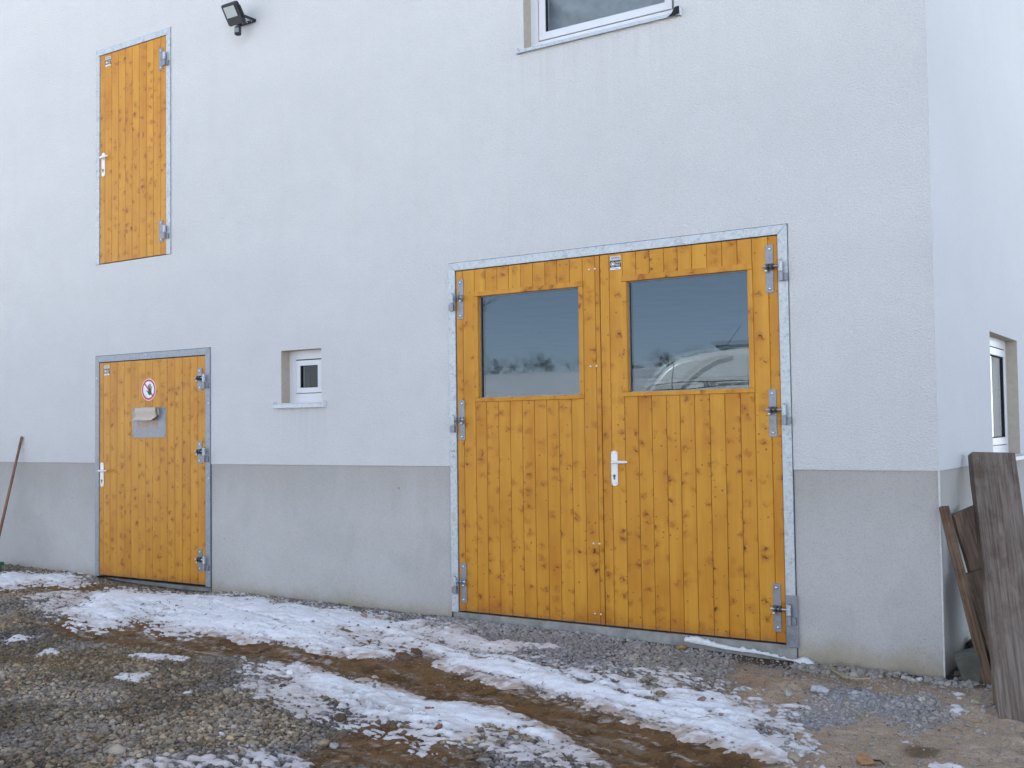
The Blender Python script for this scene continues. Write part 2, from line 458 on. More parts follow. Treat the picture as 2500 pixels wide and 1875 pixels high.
# ------------------------------------------------------------------ ground height, regions
POLY = {
    's1': [(-10.39, -0.55), (-10.09, -0.48), (-10.18, -0.30), (-9.76, -0.28), (-9.74, -0.17), (-9.54, -0.07), (-9.03, -0.33), (-8.94, -0.44), (-9.14, -0.47), (-9.43, -0.47), (-9.44, -0.64), (-9.45, -0.87), (-9.56, -1.04)],
    's2': [(-8.00, -1.20), (-8.09, -1.07), (-8.45, -0.62), (-8.36, -0.41), (-8.06, -0.33), (-7.69, -0.30), (-7.39, -0.15), (-7.28, -0.08), (-7.08, -0.19), (-6.95, -0.15), (-6.51, -0.24), (-6.26, -0.24), (-6.02, -0.23), (-5.76, -0.17), (-5.54, -0.22), (-5.26, -0.32), (-5.08, -0.25), (-4.97, -0.37), (-4.98, -0.50), (-4.75, -0.30), (-4.69, -0.38), (-4.82, -0.49), (-4.69, -0.62), (-4.52, -0.75), (-4.25, -0.78), (-4.00, -0.83), (-3.75, -0.84), (-3.52, -0.95), (-3.34, -0.97), (-3.24, -0.93), (-3.08, -0.94), (-2.93, -0.96), (-2.81, -1.08), (-2.73, -1.00), (-2.91, -0.76), (-2.85, -0.74), (-2.75, -0.82), (-2.66, -0.95), (-2.56, -0.93), (-2.48, -0.88), (-2.35, -0.96), (-2.25, -1.14), (-2.11, -1.14), (-2.02, -1.30), (-1.96, -1.38), (-1.91, -1.49), (-1.84, -1.56), (-1.77, -1.68), (-1.77, -1.75), (-1.79, -1.82), (-1.97, -1.79), (-2.13, -1.75), (-2.32, -1.69), (-2.49, -1.66), (-2.63, -1.65), (-2.83, -1.54), (-3.10, -1.51), (-3.35, -1.41), (-3.35, -1.41), (-3.63, -1.35), (-3.88, -1.30), (-4.11, -1.24), (-4.23, -1.16), (-4.44, -1.03), (-4.52, -0.94), (-4.80, -0.88), (-5.00, -0.80), (-5.27, -0.74), (-5.39, -0.79), (-5.23, -0.88), (-5.01, -1.00), (-4.82, -1.09), (-4.44, -1.24), (-4.63, -1.30), (-4.87, -1.31), (-5.13, -1.32), (-5.51, -1.28), (-5.74, -1.34), (-6.01, -1.30), (-6.26, -1.25), (-6.48, -1.30), (-6.63, -1.30), (-6.81, -1.16), (-7.17, -1.16), (-7.08, -1.36), (-7.02, -1.54), (-7.20, -1.53), (-7.30, -1.41), (-7.59, -1.39), (-7.71, -1.40)],
    's3': [(-5.18, -1.66), (-5.01, -1.65), (-4.98, -1.60), (-4.80, -1.62), (-4.62, -1.70), (-4.48, -1.68), (-4.28, -1.74), (-4.06, -1.76), (-3.86, -1.75), (-3.78, -1.81), (-3.63, -1.78), (-3.43, -1.78), (-3.19, -1.86), (-2.95, -1.96), (-2.83, -2.00), (-2.68, -2.10), (-2.59, -2.15), (-2.48, -2.20), (-2.39, -2.26), (-2.40, -2.29), (-2.50, -2.28), (-2.59, -2.25), (-2.75, -2.26), (-2.91, -2.22), (-3.09, -2.15), (-3.18, -2.21), (-3.20, -2.36), (-3.24, -2.42), (-3.37, -2.38), (-3.53, -2.35), (-3.69, -2.28), (-3.82, -2.30), (-3.94, -2.30), (-4.08, -2.28), (-4.30, -2.23), (-4.46, -2.21), (-4.60, -2.17), (-4.65, -2.06), (-4.63, -1.92), (-4.77, -1.84), (-4.84, -1.84), (-4.93, -1.90)],
    't1': [(-6.63, -2.38), (-6.79, -2.18), (-6.75, -2.08), (-6.53, -2.15), (-6.49, -2.22), (-6.55, -2.33), (-6.54, -2.42)],
    't2': [(-7.41, -2.11), (-7.44, -1.98), (-7.26, -1.89), (-7.18, -1.96), (-7.19, -2.11), (-7.11, -2.27), (-7.13, -2.28)],
    't3': [(-6.13, -2.00), (-6.07, -1.89), (-5.93, -1.82), (-5.76, -1.76), (-5.62, -1.91), (-5.82, -1.97), (-5.91, -2.07)],
    't4': [(-5.80, -2.43), (-5.75, -2.35), (-5.65, -2.26), (-5.59, -2.25), (-5.43, -2.38), (-5.51, -2.43), (-5.66, -2.46)],
    't5': [(-4.95, -2.18), (-4.94, -2.03), (-4.76, -1.96), (-4.48, -2.06), (-4.26, -2.11), (-4.03, -2.34), (-4.18, -2.42), (-4.40, -2.37), (-4.62, -2.32), (-4.84, -2.28)],
    't6': [(-4.17, -2.98), (-4.13, -2.88), (-3.98, -2.83), (-3.77, -2.84), (-3.52, -2.89), (-3.31, -3.04), (-3.75, -3.31), (-4.25, -3.54), (-4.43, -3.37), (-4.31, -3.27), (-4.21, -3.17), (-4.09, -3.12), (-3.97, -3.06)],
    't7': [(-8.95, -1.04), (-8.98, -0.73), (-8.66, -0.56), (-8.42, -0.64), (-8.09, -1.07), (-7.71, -1.40), (-7.85, -1.54), (-8.37, -1.33)],
    't8': [(-4.84, -0.50), (-4.70, -0.34), (-4.45, -0.39), (-4.26, -0.46), (-4.14, -0.37), (-3.98, -0.48), (-3.79, -0.43), (-3.67, -0.45), (-3.72, -0.53), (-3.90, -0.60), (-4.01, -0.81), (-4.26, -0.77), (-4.53, -0.73)],
    't9': [(-3.95, -0.47), (-3.83, -0.43), (-3.71, -0.43), (-3.69, -0.48), (-3.91, -0.53)],
    't10': [(-2.35, -0.75), (-2.25, -0.73), (-2.24, -0.77), (-2.29, -0.81)],
    't11': [(-2.09, -0.96), (-1.99, -0.90), (-1.92, -0.89), (-1.83, -0.96), (-1.88, -1.01), (-2.03, -1.04)],
    't12': [(-1.42, -0.18), (-1.37, -0.17), (-1.31, -0.27), (-1.25, -0.38), (-1.22, -0.57), (-1.23, -0.65), (-1.29, -0.64), (-1.33, -0.58), (-1.31, -0.49), (-1.29, -0.43), (-1.35, -0.30)],
    't13': [(-1.42, -1.16), (-1.38, -1.16), (-1.34, -1.18), (-1.34, -1.25), (-1.37, -1.25)],
    't14': [(-1.17, -1.55), (-1.12, -1.52), (-1.04, -1.47), (-1.03, -1.55), (-1.16, -1.61)],
    't15': [(-4.44, 0.00), (-4.51, 0.14), (-4.42, 0.09), (-4.26, 0.02)],
    't16': [(-5.08, -2.48), (-5.10, -2.42), (-5.01, -2.41), (-4.98, -2.46), (-5.04, -2.50)],
    't17': [(-4.32, -2.86), (-4.28, -2.82), (-4.22, -2.85), (-4.24, -2.91)],
    't18': [(-4.43, -1.62), (-4.38, -1.56), (-4.33, -1.60), (-4.38, -1.66)],
    't19': [(-3.15, -2.31), (-3.04, -2.21), (-2.60, -2.23), (-2.46, -2.36), (-2.69, -2.49), (-2.95, -2.46)],
    't20': [(-7.57, -1.69), (-7.55, -1.62), (-7.47, -1.64), (-7.49, -1.71)],
    'm1': [(-5.74, -1.34), (-5.51, -1.28), (-5.13, -1.32), (-4.87, -1.31), (-4.63, -1.30), (-4.44, -1.24), (-4.44, -1.03), (-4.23, -1.16), (-4.11, -1.24), (-3.88, -1.30), (-3.63, -1.35), (-3.35, -1.41), (-3.10, -1.51), (-2.83, -1.54), (-2.63, -1.65), (-2.49, -1.66), (-2.32, -1.69), (-2.13, -1.75), (-1.97, -1.79), (-1.79, -1.82), (-1.72, -2.08), (-2.27, -2.40), (-2.39, -2.26), (-2.48, -2.20), (-2.68, -2.10), (-2.83, -2.00), (-2.95, -1.96), (-3.19, -1.86), (-3.43, -1.78), (-3.63, -1.78), (-3.78, -1.81), (-3.86, -1.75), (-4.06, -1.76), (-4.28, -1.74), (-4.48, -1.68), (-4.62, -1.70), (-4.98, -1.60), (-5.21, -1.63), (-5.51, -1.67), (-5.90, -1.59), (-6.24, -1.26)],
    'm2': [(-5.39, -0.79), (-5.27, -0.74), (-5.00, -0.80), (-4.80, -0.88), (-4.52, -0.94), (-4.41, -1.05), (-4.44, -1.24), (-4.82, -1.09), (-5.01, -1.00), (-5.23, -0.88)],
    'm3': [(-7.59, -1.58), (-7.48, -1.39), (-7.12, -1.20), (-6.76, -1.20), (-6.33, -1.30), (-6.01, -1.30), (-5.74, -1.34), (-5.39, -1.61), (-5.74, -1.79), (-6.21, -1.77), (-6.60, -1.84), (-7.11, -1.84)],
    'm4': [(-6.96, -2.38), (-6.55, -2.43), (-6.62, -2.28), (-6.44, -2.18), (-6.26, -2.00), (-6.01, -2.04), (-5.95, -2.31), (-6.14, -2.49), (-6.52, -2.50), (-6.73, -2.52)],
    'm5': [(-3.67, -2.85), (-3.69, -2.66), (-3.79, -2.35), (-3.69, -2.28), (-3.37, -2.38), (-3.04, -2.45), (-2.87, -2.58), (-3.55, -2.98)],
    'm6': [(-5.03, -1.76), (-4.92, -1.68), (-4.67, -1.88), (-4.70, -1.96), (-4.86, -1.91)],
    'm7': [(-9.75, -0.68), (-9.42, -0.52), (-9.01, -0.32), (-8.39, -0.39), (-8.54, -0.58), (-8.86, -0.67), (-9.11, -0.79), (-9.20, -1.02)],
    'm8': [(-5.12, -3.35), (-4.99, -3.19), (-4.76, -3.04), (-4.62, -3.11), (-4.68, -3.32), (-4.88, -3.50)],
    'd1': [(-2.73, 0.06), (-2.40, 0.01), (-2.13, -0.22), (-1.87, -0.21), (-1.64, 0.04), (-1.41, -0.17), (-1.31, -0.10), (-1.08, 0.36), (-0.95, 0.20), (-0.72, -1.52), (-1.76, -2.13), (-1.70, -1.95), (-1.76, -1.98), (-1.77, -1.68), (-1.95, -1.37), (-2.11, -1.14), (-2.23, -1.13), (-2.49, -0.72), (-2.63, -0.28)],
    'b1': [(-2.02, -0.51), (-1.83, -0.43), (-1.62, -0.51), (-1.46, -0.35), (-1.25, -0.67), (-1.26, -0.89), (-1.37, -1.08), (-1.58, -0.91), (-1.72, -1.19), (-1.86, -1.28), (-2.02, -1.15), (-1.96, -0.80)],
    'w1': [(-1.37, -1.34), (-1.30, -1.25), (-1.20, -1.26), (-1.16, -1.30), (-1.18, -1.43), (-1.24, -1.52), (-1.32, -1.48)],
    'w2': [(-2.64, 0.02), (-2.41, 0.10), (-2.22, -0.06), (-2.17, -0.22), (-2.32, -0.20), (-2.58, -0.13)],
    'w3': [(-2.40, -1.33), (-2.29, -1.43), (-2.26, -1.48), (-2.32, -1.49)],
    'w4': [(-5.72, -0.22), (-5.26, -0.32), (-4.96, 0.01), (-4.50, 0.08), (-3.85, -0.11), (-3.92, 0.01), (-4.59, 0.22), (-5.04, 0.11)],
}

def hash2(ix, iy, s):
    h = (ix.astype(np.int64) * 374761393 + iy.astype(np.int64) * 668265263 + s * 1442695041) & 0xFFFFFFFF
    h = ((h ^ (h >> 13)) * 1274126177) & 0xFFFFFFFF
    return ((h ^ (h >> 16)) & 0xFFFF) / 65535.0
def vnoise(x, y, sc, seed=0):
    x = x * sc; y = y * sc
    ix = np.floor(x); iy = np.floor(y); fx = x - ix; fy = y - iy
    fx = fx * fx * (3 - 2 * fx); fy = fy * fy * (3 - 2 * fy)
    a = hash2(ix, iy, seed); b = hash2(ix + 1, iy, seed); c = hash2(ix, iy + 1, seed); d = hash2(ix + 1, iy + 1, seed)
    return (a * (1 - fx) + b * fx) * (1 - fy) + (c * (1 - fx) + d * fx) * fy
def fbm(x, y, sc, o=4, seed=0):
    t = 0; a = .5; n = 0
    for i in range(o):
        t = t + a * vnoise(x, y, sc * 2 ** i, seed + i * 17); n += a; a *= .55
    return t / n
def sstep(a, b, x):
    t = np.clip((x - a) / (b - a), 0, 1); return t * t * (3 - 2 * t)
def sdist(poly, x, y, pad=.35):
    """signed distance (positive inside), -pad outside the box"""
    P = np.array(poly); out = np.full(x.shape, -pad)
    m = (x > P[:, 0].min() - pad) & (x < P[:, 0].max() + pad) & (y > P[:, 1].min() - pad) & (y < P[:, 1].max() + pad)
    xs = x[m]; ys = y[m]
    if xs.size == 0: return out
    d = np.full(xs.shape, 9.0); ins = np.zeros(xs.shape, bool)
    n = len(P)
    for i in range(n):
        ax, ay = P[i]; bx, by = P[(i + 1) % n]
        ex, ey = bx - ax, by - ay; L = ex * ex + ey * ey + 1e-12
        t = np.clip(((xs - ax) * ex + (ys - ay) * ey) / L, 0, 1)
        d = np.minimum(d, np.hypot(xs - ax - t * ex, ys - ay - t * ey))
        if abs(by - ay) > 1e-9:
            c = ((ay > ys) != (by > ys)) & (xs < (bx - ax) * (ys - ay) / (by - ay) + ax)
            ins ^= c
    out[m] = np.where(ins, d, -d)
    return np.maximum(out, -pad)
def region(keys, x, y):
    r = np.full(x.shape, -.35)
    for k in keys: r = np.maximum(r, sdist(POLY[k], x, y))
    return r
MUD = ['m1', 'm2', 'm3', 'm5', 'm6', 'm7']
THIN = ['t%d' % i for i in range(1, 21)]

def base_h(x, y):
    d = np.clip(-y, -3, 7)
    z = -0.055 - 0.012 * (np.clip(x, -13, 2) + 5.5) - 0.028 * d - .012 * sstep(-3, -1.6, x)
    far = np.clip(-y - 22, 0, None)
    ridge = 8.0 + 1.0 * np.sin(x * .022 + .4) + .5 * np.sin(x * .07)
    z = z + 1.5 * np.exp(-((y + 62 + x * .15) / 9) ** 2) + ridge * sstep(0, 75, far) + .35 * sstep(8, 20, -y) * (np.sin(x * .25) * .4)
    return z
def ground_h(x, y, mud=None, fine=True):
    z = base_h(x, y)
    near = (x > -14) & (x < 3) & (y > -8)
    nz = (fbm(x, y, 1.3, 3, 3) - .5) * .05 + (fbm(x, y, 9, 3, 5) - .5) * .022
    if fine: nz = nz + (fbm(x, y, 42, 2, 9) - .5) * .012
    z = z + np.where(near, nz, 0) * sstep(0.0, .5, -y + .15)
    if mud is None: mud = sdist(POLY['m1'], x, y)
    k = sstep(-.02, .14, mud)
    s = x * .962 - y * .272
    tread = np.sin(s * 2 * pi / .075 + 2.5 * np.sin(y * 9)) * .5 + .5
    z = z - .020 * k + k * .009 * tread * sstep(.16, .0, np.abs(mud - .10)) + k * (fbm(s, (x * .272 + y * .962) * 5, 6, 3, 77) - .5) * .022
    # gravel heaped against the thresholds and a pile at the corner
    z = z - .050 * np.exp(-((x + 8.35) / .85) ** 4 - (y / .16) ** 2) 
    z = z - .03 * np.exp(-((x + 2.6) / .5) ** 2 - ((y + .12) / .14) ** 2)
    z = z - .022 * np.exp(-((x + 1.42) / .17) ** 2 - ((y + 1.16) / .10) ** 2)
    return z
def snow_t(x, y):
    """snow thickness, negative where there is none"""
    n1 = fbm(x, y, 7, 4, 21) - .5; n2 = fbm(x, y, 30, 3, 31) - .5
    ns = fbm(x * 1.0 + y * .3, y * 3.6, 6, 4, 41) - .5          # streaks along the tracks
    a = region(['s1', 's2', 's3'], x, y)
    q = sdist(POLY['s2'], x, y)
    a = a + n1 * .10 + n2 * .055 + ns * .07
    t = -.016 + .034 * sstep(-.075, .26, a) + .017 * sstep(-.05, .0, a)
    t = t + np.where(a > 0, (n1 * .020 + n2 * .014), 0)
    t = t - .024 * sstep(.58, .70, fbm(x * .962 - y * .272, (x * .272 + y * .962) * 4.5, 2.6, 5, 201)) * sstep(.45, .6, n2 + .5 + .1)
    # thin crusts between the stones around the bands
    halo = sstep(-.24, -.02, a) * (a < .02) * sstep(.03, -.08, sdist(POLY['m1'], x, y))
    t = np.maximum(t, np.where(a < .02, -.016 + .024 * sstep(.60 - .16 * halo, .66 - .10 * halo, fbm(x + y * .4, y * 2.2, 24, 4, 47)) * (halo > .02) * sstep(.0, .3, halo), -1))
    # worn streaky part of the band in front of the double door
    worn = sdist([(-4.5, -.7), (-3.3, -.85), (-2.5, -.85), (-1.8, -1.4), (-1.8, -1.62), (-2.6, -1.42), (-3.4, -1.2), (-4.3, -1.0)], x, y)
    t = t - sstep(0, .15, worn) * .032 * sstep(.47, .58, ns + .5)
    dirty = sdist([(-4.4, -1.85), (-3.7, -1.98), (-3.1, -2.25), (-3.3, -2.5), (-4.2, -2.3), (-4.7, -2.1)], x, y)
    t = t - sstep(0, .12, dirty) * .03 * sstep(.48, .62, n2 * .6 + ns + .5)
    b = region(THIN, x, y) + n1 * .09 + n2 * .10 + ns * .09
    tt = -.016 + .024 * sstep(-.02, .05, b) + .010 * sstep(.04, .2, b) + np.where(b > 0, n2 * .012, 0)
    slush = region(['t5', 't6', 't19', 't7'], x, y) + n1 * .2
    tt = tt - sstep(-.1, .1, slush) * .026 * sstep(.46, .56, fbm(x + y * .5, y * 1.8, 19, 4, 59))
    return np.maximum(t, tt)

def sheet(name, xs, ys, zf, mat, keep=None, tint=None):
    X, Y = np.meshgrid(xs, ys); nx, ny = len(xs), len(ys)
    Z = zf(X, Y)
    i = np.arange(nx * ny).reshape(ny, nx)
    q = np.stack([i[:-1, :-1], i[:-1, 1:], i[1:, 1:], i[1:, :-1]], -1).reshape(-1, 4)
    if keep is not None:
        k = keep.ravel()
        q = q[k[q].any(1)]
        used = np.unique(q); re = np.full(nx * ny, -1); re[used] = np.arange(len(used)); q = re[q]
    else: used = np.arange(nx * ny)
    co = np.stack([X.ravel(), Y.ravel(), Z.ravel()], -1)[used]
    me = fast_mesh(name, co, q, None if tint is None else tint(X.ravel()[used], Y.ravel()[used]))
    o = obj(name, me, mat, smooth=True)
    return o
def fast_mesh(name, co, q, tint=None):
    me = bpy.data.meshes.new(name)
    n = q.shape[1]
    me.vertices.add(len(co)); me.vertices.foreach_set('co', co.astype(np.float32).ravel())
    me.loops.add(q.size); me.loops.foreach_set('vertex_index', q.astype(np.int32).ravel())
    me.polygons.add(len(q)); me.polygons.foreach_set('loop_start', np.arange(0, q.size, n, dtype=np.int32))
    me.update(calc_edges=True)
    if tint is not None:
        a = me.attributes.new('tint', 'FLOAT_COLOR', 'POINT')
        t = np.ones((len(co), 4), np.float32); t[:, :3] = tint
        a.data.foreach_set('color', t.ravel())
    return me
def lerp(a, b, k): return a + (np.array(b) - a) * k[:, None]

def soil_tint(x, y):
    c = np.tile(np.array([.095, .078, .060]), (len(x), 1))
    n = fbm(x, y, 3, 4, 61); n2 = fbm(x, y, 14, 3, 71); n3 = fbm(x, y, 55, 2, 73)
    c = lerp(c, (.16, .135, .105), sstep(.4, .7, n))
    mud = region(MUD, x, y) + (n2 - .5) * .12
    km = sstep(-.05, .06, mud)
    c = lerp(c, (.20, .108, .042), km * .95)
    c = lerp(c, (.095, .050, .021), km * sstep(.50, .66, n2) * .8)
    c = lerp(c, (.26, .20, .14), km * sstep(.60, .75, fbm(x + y * .3, y * 4, 5, 4, 91)) * .7)
    scr = fbm(x * .962 - y * .272, (x * .272 + y * .962) * 7, 3.2, 5, 191)
    c = lerp(c, (.50, .43, .38), km * sstep(.60, .68, scr) * sstep(.35, .6, n3) * .75)
    oc = sstep(-.05, .08, region(['m4', 'm8'], x, y) + (n2 - .5) * .15)
    c = lerp(c, (.20, .135, .055), oc * .85)
    sd = sstep(-.10, .12, sdist(POLY['d1'], x, y) + (n2 - .5) * .2)
    c = lerp(c, (.42, .31, .21), sd)
    c = lerp(c, (.54, .42, .31), sd * sstep(.5, .7, n2) * .6)
    c = lerp(c, (.30, .19, .11), sd * sstep(.55, .75, n) * .5)
    b = sstep(-.08, .10, sdist(POLY['b1'], x, y) + (n2 - .5) * .2)
    c = lerp(c, (.34, .33, .33), b * .8)
    wt = sstep(-.03, .06, region(['w1', 'w2'], x, y) + (n2 - .5) * .1)
    c = lerp(c, (.115, .075, .038), wt * .85)
    # darker soil along the foot of the thresholds
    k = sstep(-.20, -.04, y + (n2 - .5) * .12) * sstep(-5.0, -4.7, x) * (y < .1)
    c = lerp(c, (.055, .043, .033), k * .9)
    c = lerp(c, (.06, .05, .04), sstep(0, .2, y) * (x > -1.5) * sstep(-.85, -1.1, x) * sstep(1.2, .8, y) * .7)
    c = lerp(c, (.30, .25, .19), sstep(0, .3, y) * sstep(-1.1, -.8, x) * .9)
    # far fields under snow
    far = sstep(9, 15, -y) + sstep(13, 16, -x) + sstep(6, 9, x)
    c = lerp(c, (.62, .63, .65), np.clip(far, 0, 1) * sstep(.22, .4, fbm(x, y, .3, 4, 5)))
    c = c * (1.12 + .5 * n3)[:, None]
    return c
def snow_tint(x, y):
    n = fbm(x, y, 5, 4, 81); n2 = fbm(x, y, 24, 3, 83)
    c = np.tile(np.array([.90, .905, .91]), (len(x), 1))
    t = snow_t(x, y)
    thin = sstep(.022, .002, t)
    c = lerp(c, (.62, .54, .48), thin * .7)
    ed = sstep(.0, .09, sdist(POLY['m1'], x, y) + .10 + (n2 - .5) * .1)
    c = lerp(c, (.42, .30, .22), ed * .8 * sstep(.34, .58, n2))
    sl_ = region(['t5', 't6', 't19', 't7'], x, y)
    c = lerp(c, (.56, .47, .41), sstep(-.1, .05, sl_) * .6)
    dirty = sdist([(-4.3, -1.85), (-3.6, -1.98), (-3.0, -2.25), (-3.3, -2.5), (-4.3, -2.3), (-4.7, -2.1)], x, y)
    c = lerp(c, (.52, .47, .44), sstep(-.05, .15, dirty) * .5 * sstep(.4, .6, n2))
    c = lerp(c, (.72, .69, .67), sstep(.55, .72, n) * .45)
    return c

fx = np.arange(-11.6, .3, .018); fy = np.arange(-4.5, 1.6, .018)
def outer(a, b, s0, to):
    r = []; s = s0; v = b
    while v < to: s = min(s * 1.22, 12); v += s; r.append(v)
    return r
xs = np.concatenate([-np.array(outer(0, 11.6, .02, 320))[::-1], fx, np.array(outer(0, fx[-1], .02, 320))])
ys = np.concatenate([-np.array(outer(0, 4.5, .02, 420))[::-1], fy, np.array(outer(0, fy[-1], .02, 320))])
g = sheet('ground', xs, ys, ground_h, MT['soil'], tint=soil_tint)
g['kind'] = 'structure'

sx = np.arange(-11.4, -.5, .016); sy = np.arange(-3.9, .02, .013)
SX, SY = np.meshgrid(sx, sy)
ST = snow_t(SX, SY)
def snow_z(x, y): return ground_h(x, y, fine=False) + snow_t(x, y) + .002
sn = sheet('snow', sx, sy, snow_z, MT['snow'], keep=(ST > -.010), tint=snow_tint)
sn['kind'] = 'stuff'; tag(sn, 'patchy white snow lying in bands along the brown wheel track', 'snow')

# ------------------------------------------------------------------ gravel
rs = np.random.RandomState(11)
ico_t = (1 + 5 ** .5) / 2
IV = np.array([(-1, ico_t, 0), (1, ico_t, 0), (-1, -ico_t, 0), (1, -ico_t, 0), (0, -1, ico_t), (0, 1, ico_t), (0, -1, -ico_t), (0, 1, -ico_t), (ico_t, 0, -1), (ico_t, 0, 1), (-ico_t, 0, -1), (-ico_t, 0, 1)])
IV /= np.linalg.norm(IV[0])
IF = np.array([(0, 11, 5), (0, 5, 1), (0, 1, 7), (0, 7, 10), (0, 10, 11), (1, 5, 9), (5, 11, 4), (11, 10, 2), (10, 7, 6), (7, 1, 8), (3, 9, 4), (3, 4, 2), (3, 2, 6), (3, 6, 8), (3, 8, 9), (4, 9, 5), (2, 4, 11), (6, 2, 10), (8, 6, 7), (9, 8, 1)])
def stones(px, py, pz, rad, tint, name, seed=0):
    q = np.random.RandomState(seed); n = len(px)
    V = IV[None] * (1 + q.uniform(-.24, .24, (n, 12, 1)))
    V = V * np.stack([q.uniform(.8, 1.3, n), q.uniform(.65, 1.05, n), q.uniform(.5, .85, n)], -1)[:, None]
    a = q.uniform(0, 2 * pi, n); b = q.uniform(-.5, .5, n)
    cb, sb = np.cos(b)[:, None], np.sin(b)[:, None]
    Y = V[..., 1] * cb - V[..., 2] * sb; Z = V[..., 1] * sb + V[..., 2] * cb; X = V[..., 0]
    ca, sa = np.cos(a)[:, None], np.sin(a)[:, None]
    V = np.stack([X * ca - Y * sa, X * sa + Y * ca, Z], -1) * rad[:, None, None]
    V += np.stack([px, py, pz], -1)[:, None]
    F = (IF[None] + (np.arange(n) * 12)[:, None, None]).reshape(-1, 3)
    me = fast_mesh(name, V.reshape(-1, 3), F, np.repeat(tint, 12, 0))
    return obj(name, me, MT['stone'])
def in_view(x, y, pad=.04):
    v = np.stack([x, y - CAMY, -.15 - CAMZ + 0 * x], -1)
    w_ = v @ np.array(f); u_ = v @ np.array(rr) / w_; t_ = v @ np.array(uu) / w_
    return (w_ > 0) & (np.abs(u_) < 1250 / 2667 + pad) & (t_ > -937 / 2667 - pad)
N = 400000
px = rs.uniform(-11.5, -.3, N); py = rs.uniform(-4.4, .25, N)
ok = in_view(px, py) & ((py < -.012) | (px > -1.40))
px, py = px[ok], py[ok]
n2 = fbm(px, py, 14, 3, 71); nB = fbm(px, py, 2.2, 3, 51)
mud = region(MUD, px, py) + (n2 - .5) * .14
sand = sdist(POLY['d1'], px, py) + (n2 - .5) * .2
blue = sdist(POLY['b1'], px, py) + (n2 - .5) * .2
oc = region(['m4', 'm8'], px, py) + (n2 - .5) * .15
st = snow_t(px, py)
dist = np.hypot(px, py - CAMY)
dens = np.ones(len(px)) * .80
dens *= np.where(mud > 0, .20, 1) * np.where(oc > 0, .5, 1)
dens = np.where(sand > 0, np.where((py > -.5) & (n2 > .42), .5, .16), dens)
dens = np.where(blue > 0, .75, dens)
dens *= np.where(st > .016, .0025, np.where(st > .004, .05, np.where(st > -.004, .5, 1)))
dens *= np.where(region(['w1'], px, py) > 0, .25, 1)
ok = rs.uniform(0, 1, len(px)) < dens
px, py, mud, sand, blue, st, nB, oc, n2 = [a[ok] for a in (px, py, mud, sand, blue, st, nB, oc, n2)]
n = len(px)
rad = np.exp(rs.normal(np.log(.0088), .42, n)); rad = np.clip(rad, .0035, .022)
rad = np.where((sand > 0) & (blue < 0), rad * .55, rad); rad = np.where(blue > 0, rad * .75, rad)
rad = np.where(mud > 0, np.where(rs.uniform(0, 1, n) < .12, rad, rad * .42), rad)
big = rs.uniform(0, 1, n) < .006
rad = np.where(big & (blue < .1), rad * 1.9, rad)
foot = (px > -2.35) & (py > -.52 - (px + 2.35) * .25) & (py < .05) & (rs.uniform(0, 1, n) < .45)
rad = np.where(foot, rad * rs.uniform(.9, 2.0, n), rad)
rad = np.where((rad > .018) & (st > -.01), .012, rad)
pal = np.array([(.30, .30, .30), (.25, .26, .28), (.34, .32, .28), (.20, .20, .20), (.42, .41, .40), (.28, .245, .19), (.33, .34, .38), (.25, .17, .13), (.50, .48, .44)])
tint = pal[rs.choice(len(pal), n, p=[.24, .18, .20, .15, .05, .11, .04, .02, .01])] * rs.uniform(.50, 1.45, (n, 1)) * np.array([.98, .87, .75])
tint = tint * (0.72 + .50 * sstep(.35, .65, nB))[:, None]
nC = fbm(px, py, 1.1, 3, 151)
tint = lerp(tint, tint * np.array([1.07, .97, .78]), sstep(.45, .62, nC))
tint = lerp(tint, tint * np.array([.92, 1.0, 1.15]), sstep(.50, .38, nC) * .8)
tint = lerp(tint, (.17, .13, .08), sstep(.56, .70, fbm(px, py, 3.1, 3, 161)) * .45)
tint = lerp(tint, (.19, .120, .055), np.clip(sstep(-.12, .03, mud) * .85 + sstep(-.1, .05, oc) * .4, 0, .85))
tint = lerp(tint, (.42, .36, .30), sstep(-.1, .05, sand) * (blue < 0) * .6)
tint = lerp(tint, (.50, .49, .49), sstep(-.05, .1, blue) * .5)
tint = lerp(tint, (.50, .47, .43), sstep(-1.15, -.5, py) * sstep(-5.2, -4.9, px) * (sand < 0) * .45)
frost = sstep(.50, .68, fbm(px, py, 1.8, 4, 57)) * .30 + (st > -.004) * .25
tint = lerp(tint, (.62, .60, .60), frost * rs.uniform(.2, 1, n))
pz = ground_h(px, py) + rad * rs.uniform(-.30, .40, n) + np.where(st > 0, st, 0)
gr = stones(px, py, pz, rad, tint, 'gravel', 3)
gr['kind'] = 'stuff'; tag(gr, 'grey crushed gravel scattered over the yard in front of the building', 'gravel')
print('stones', n)

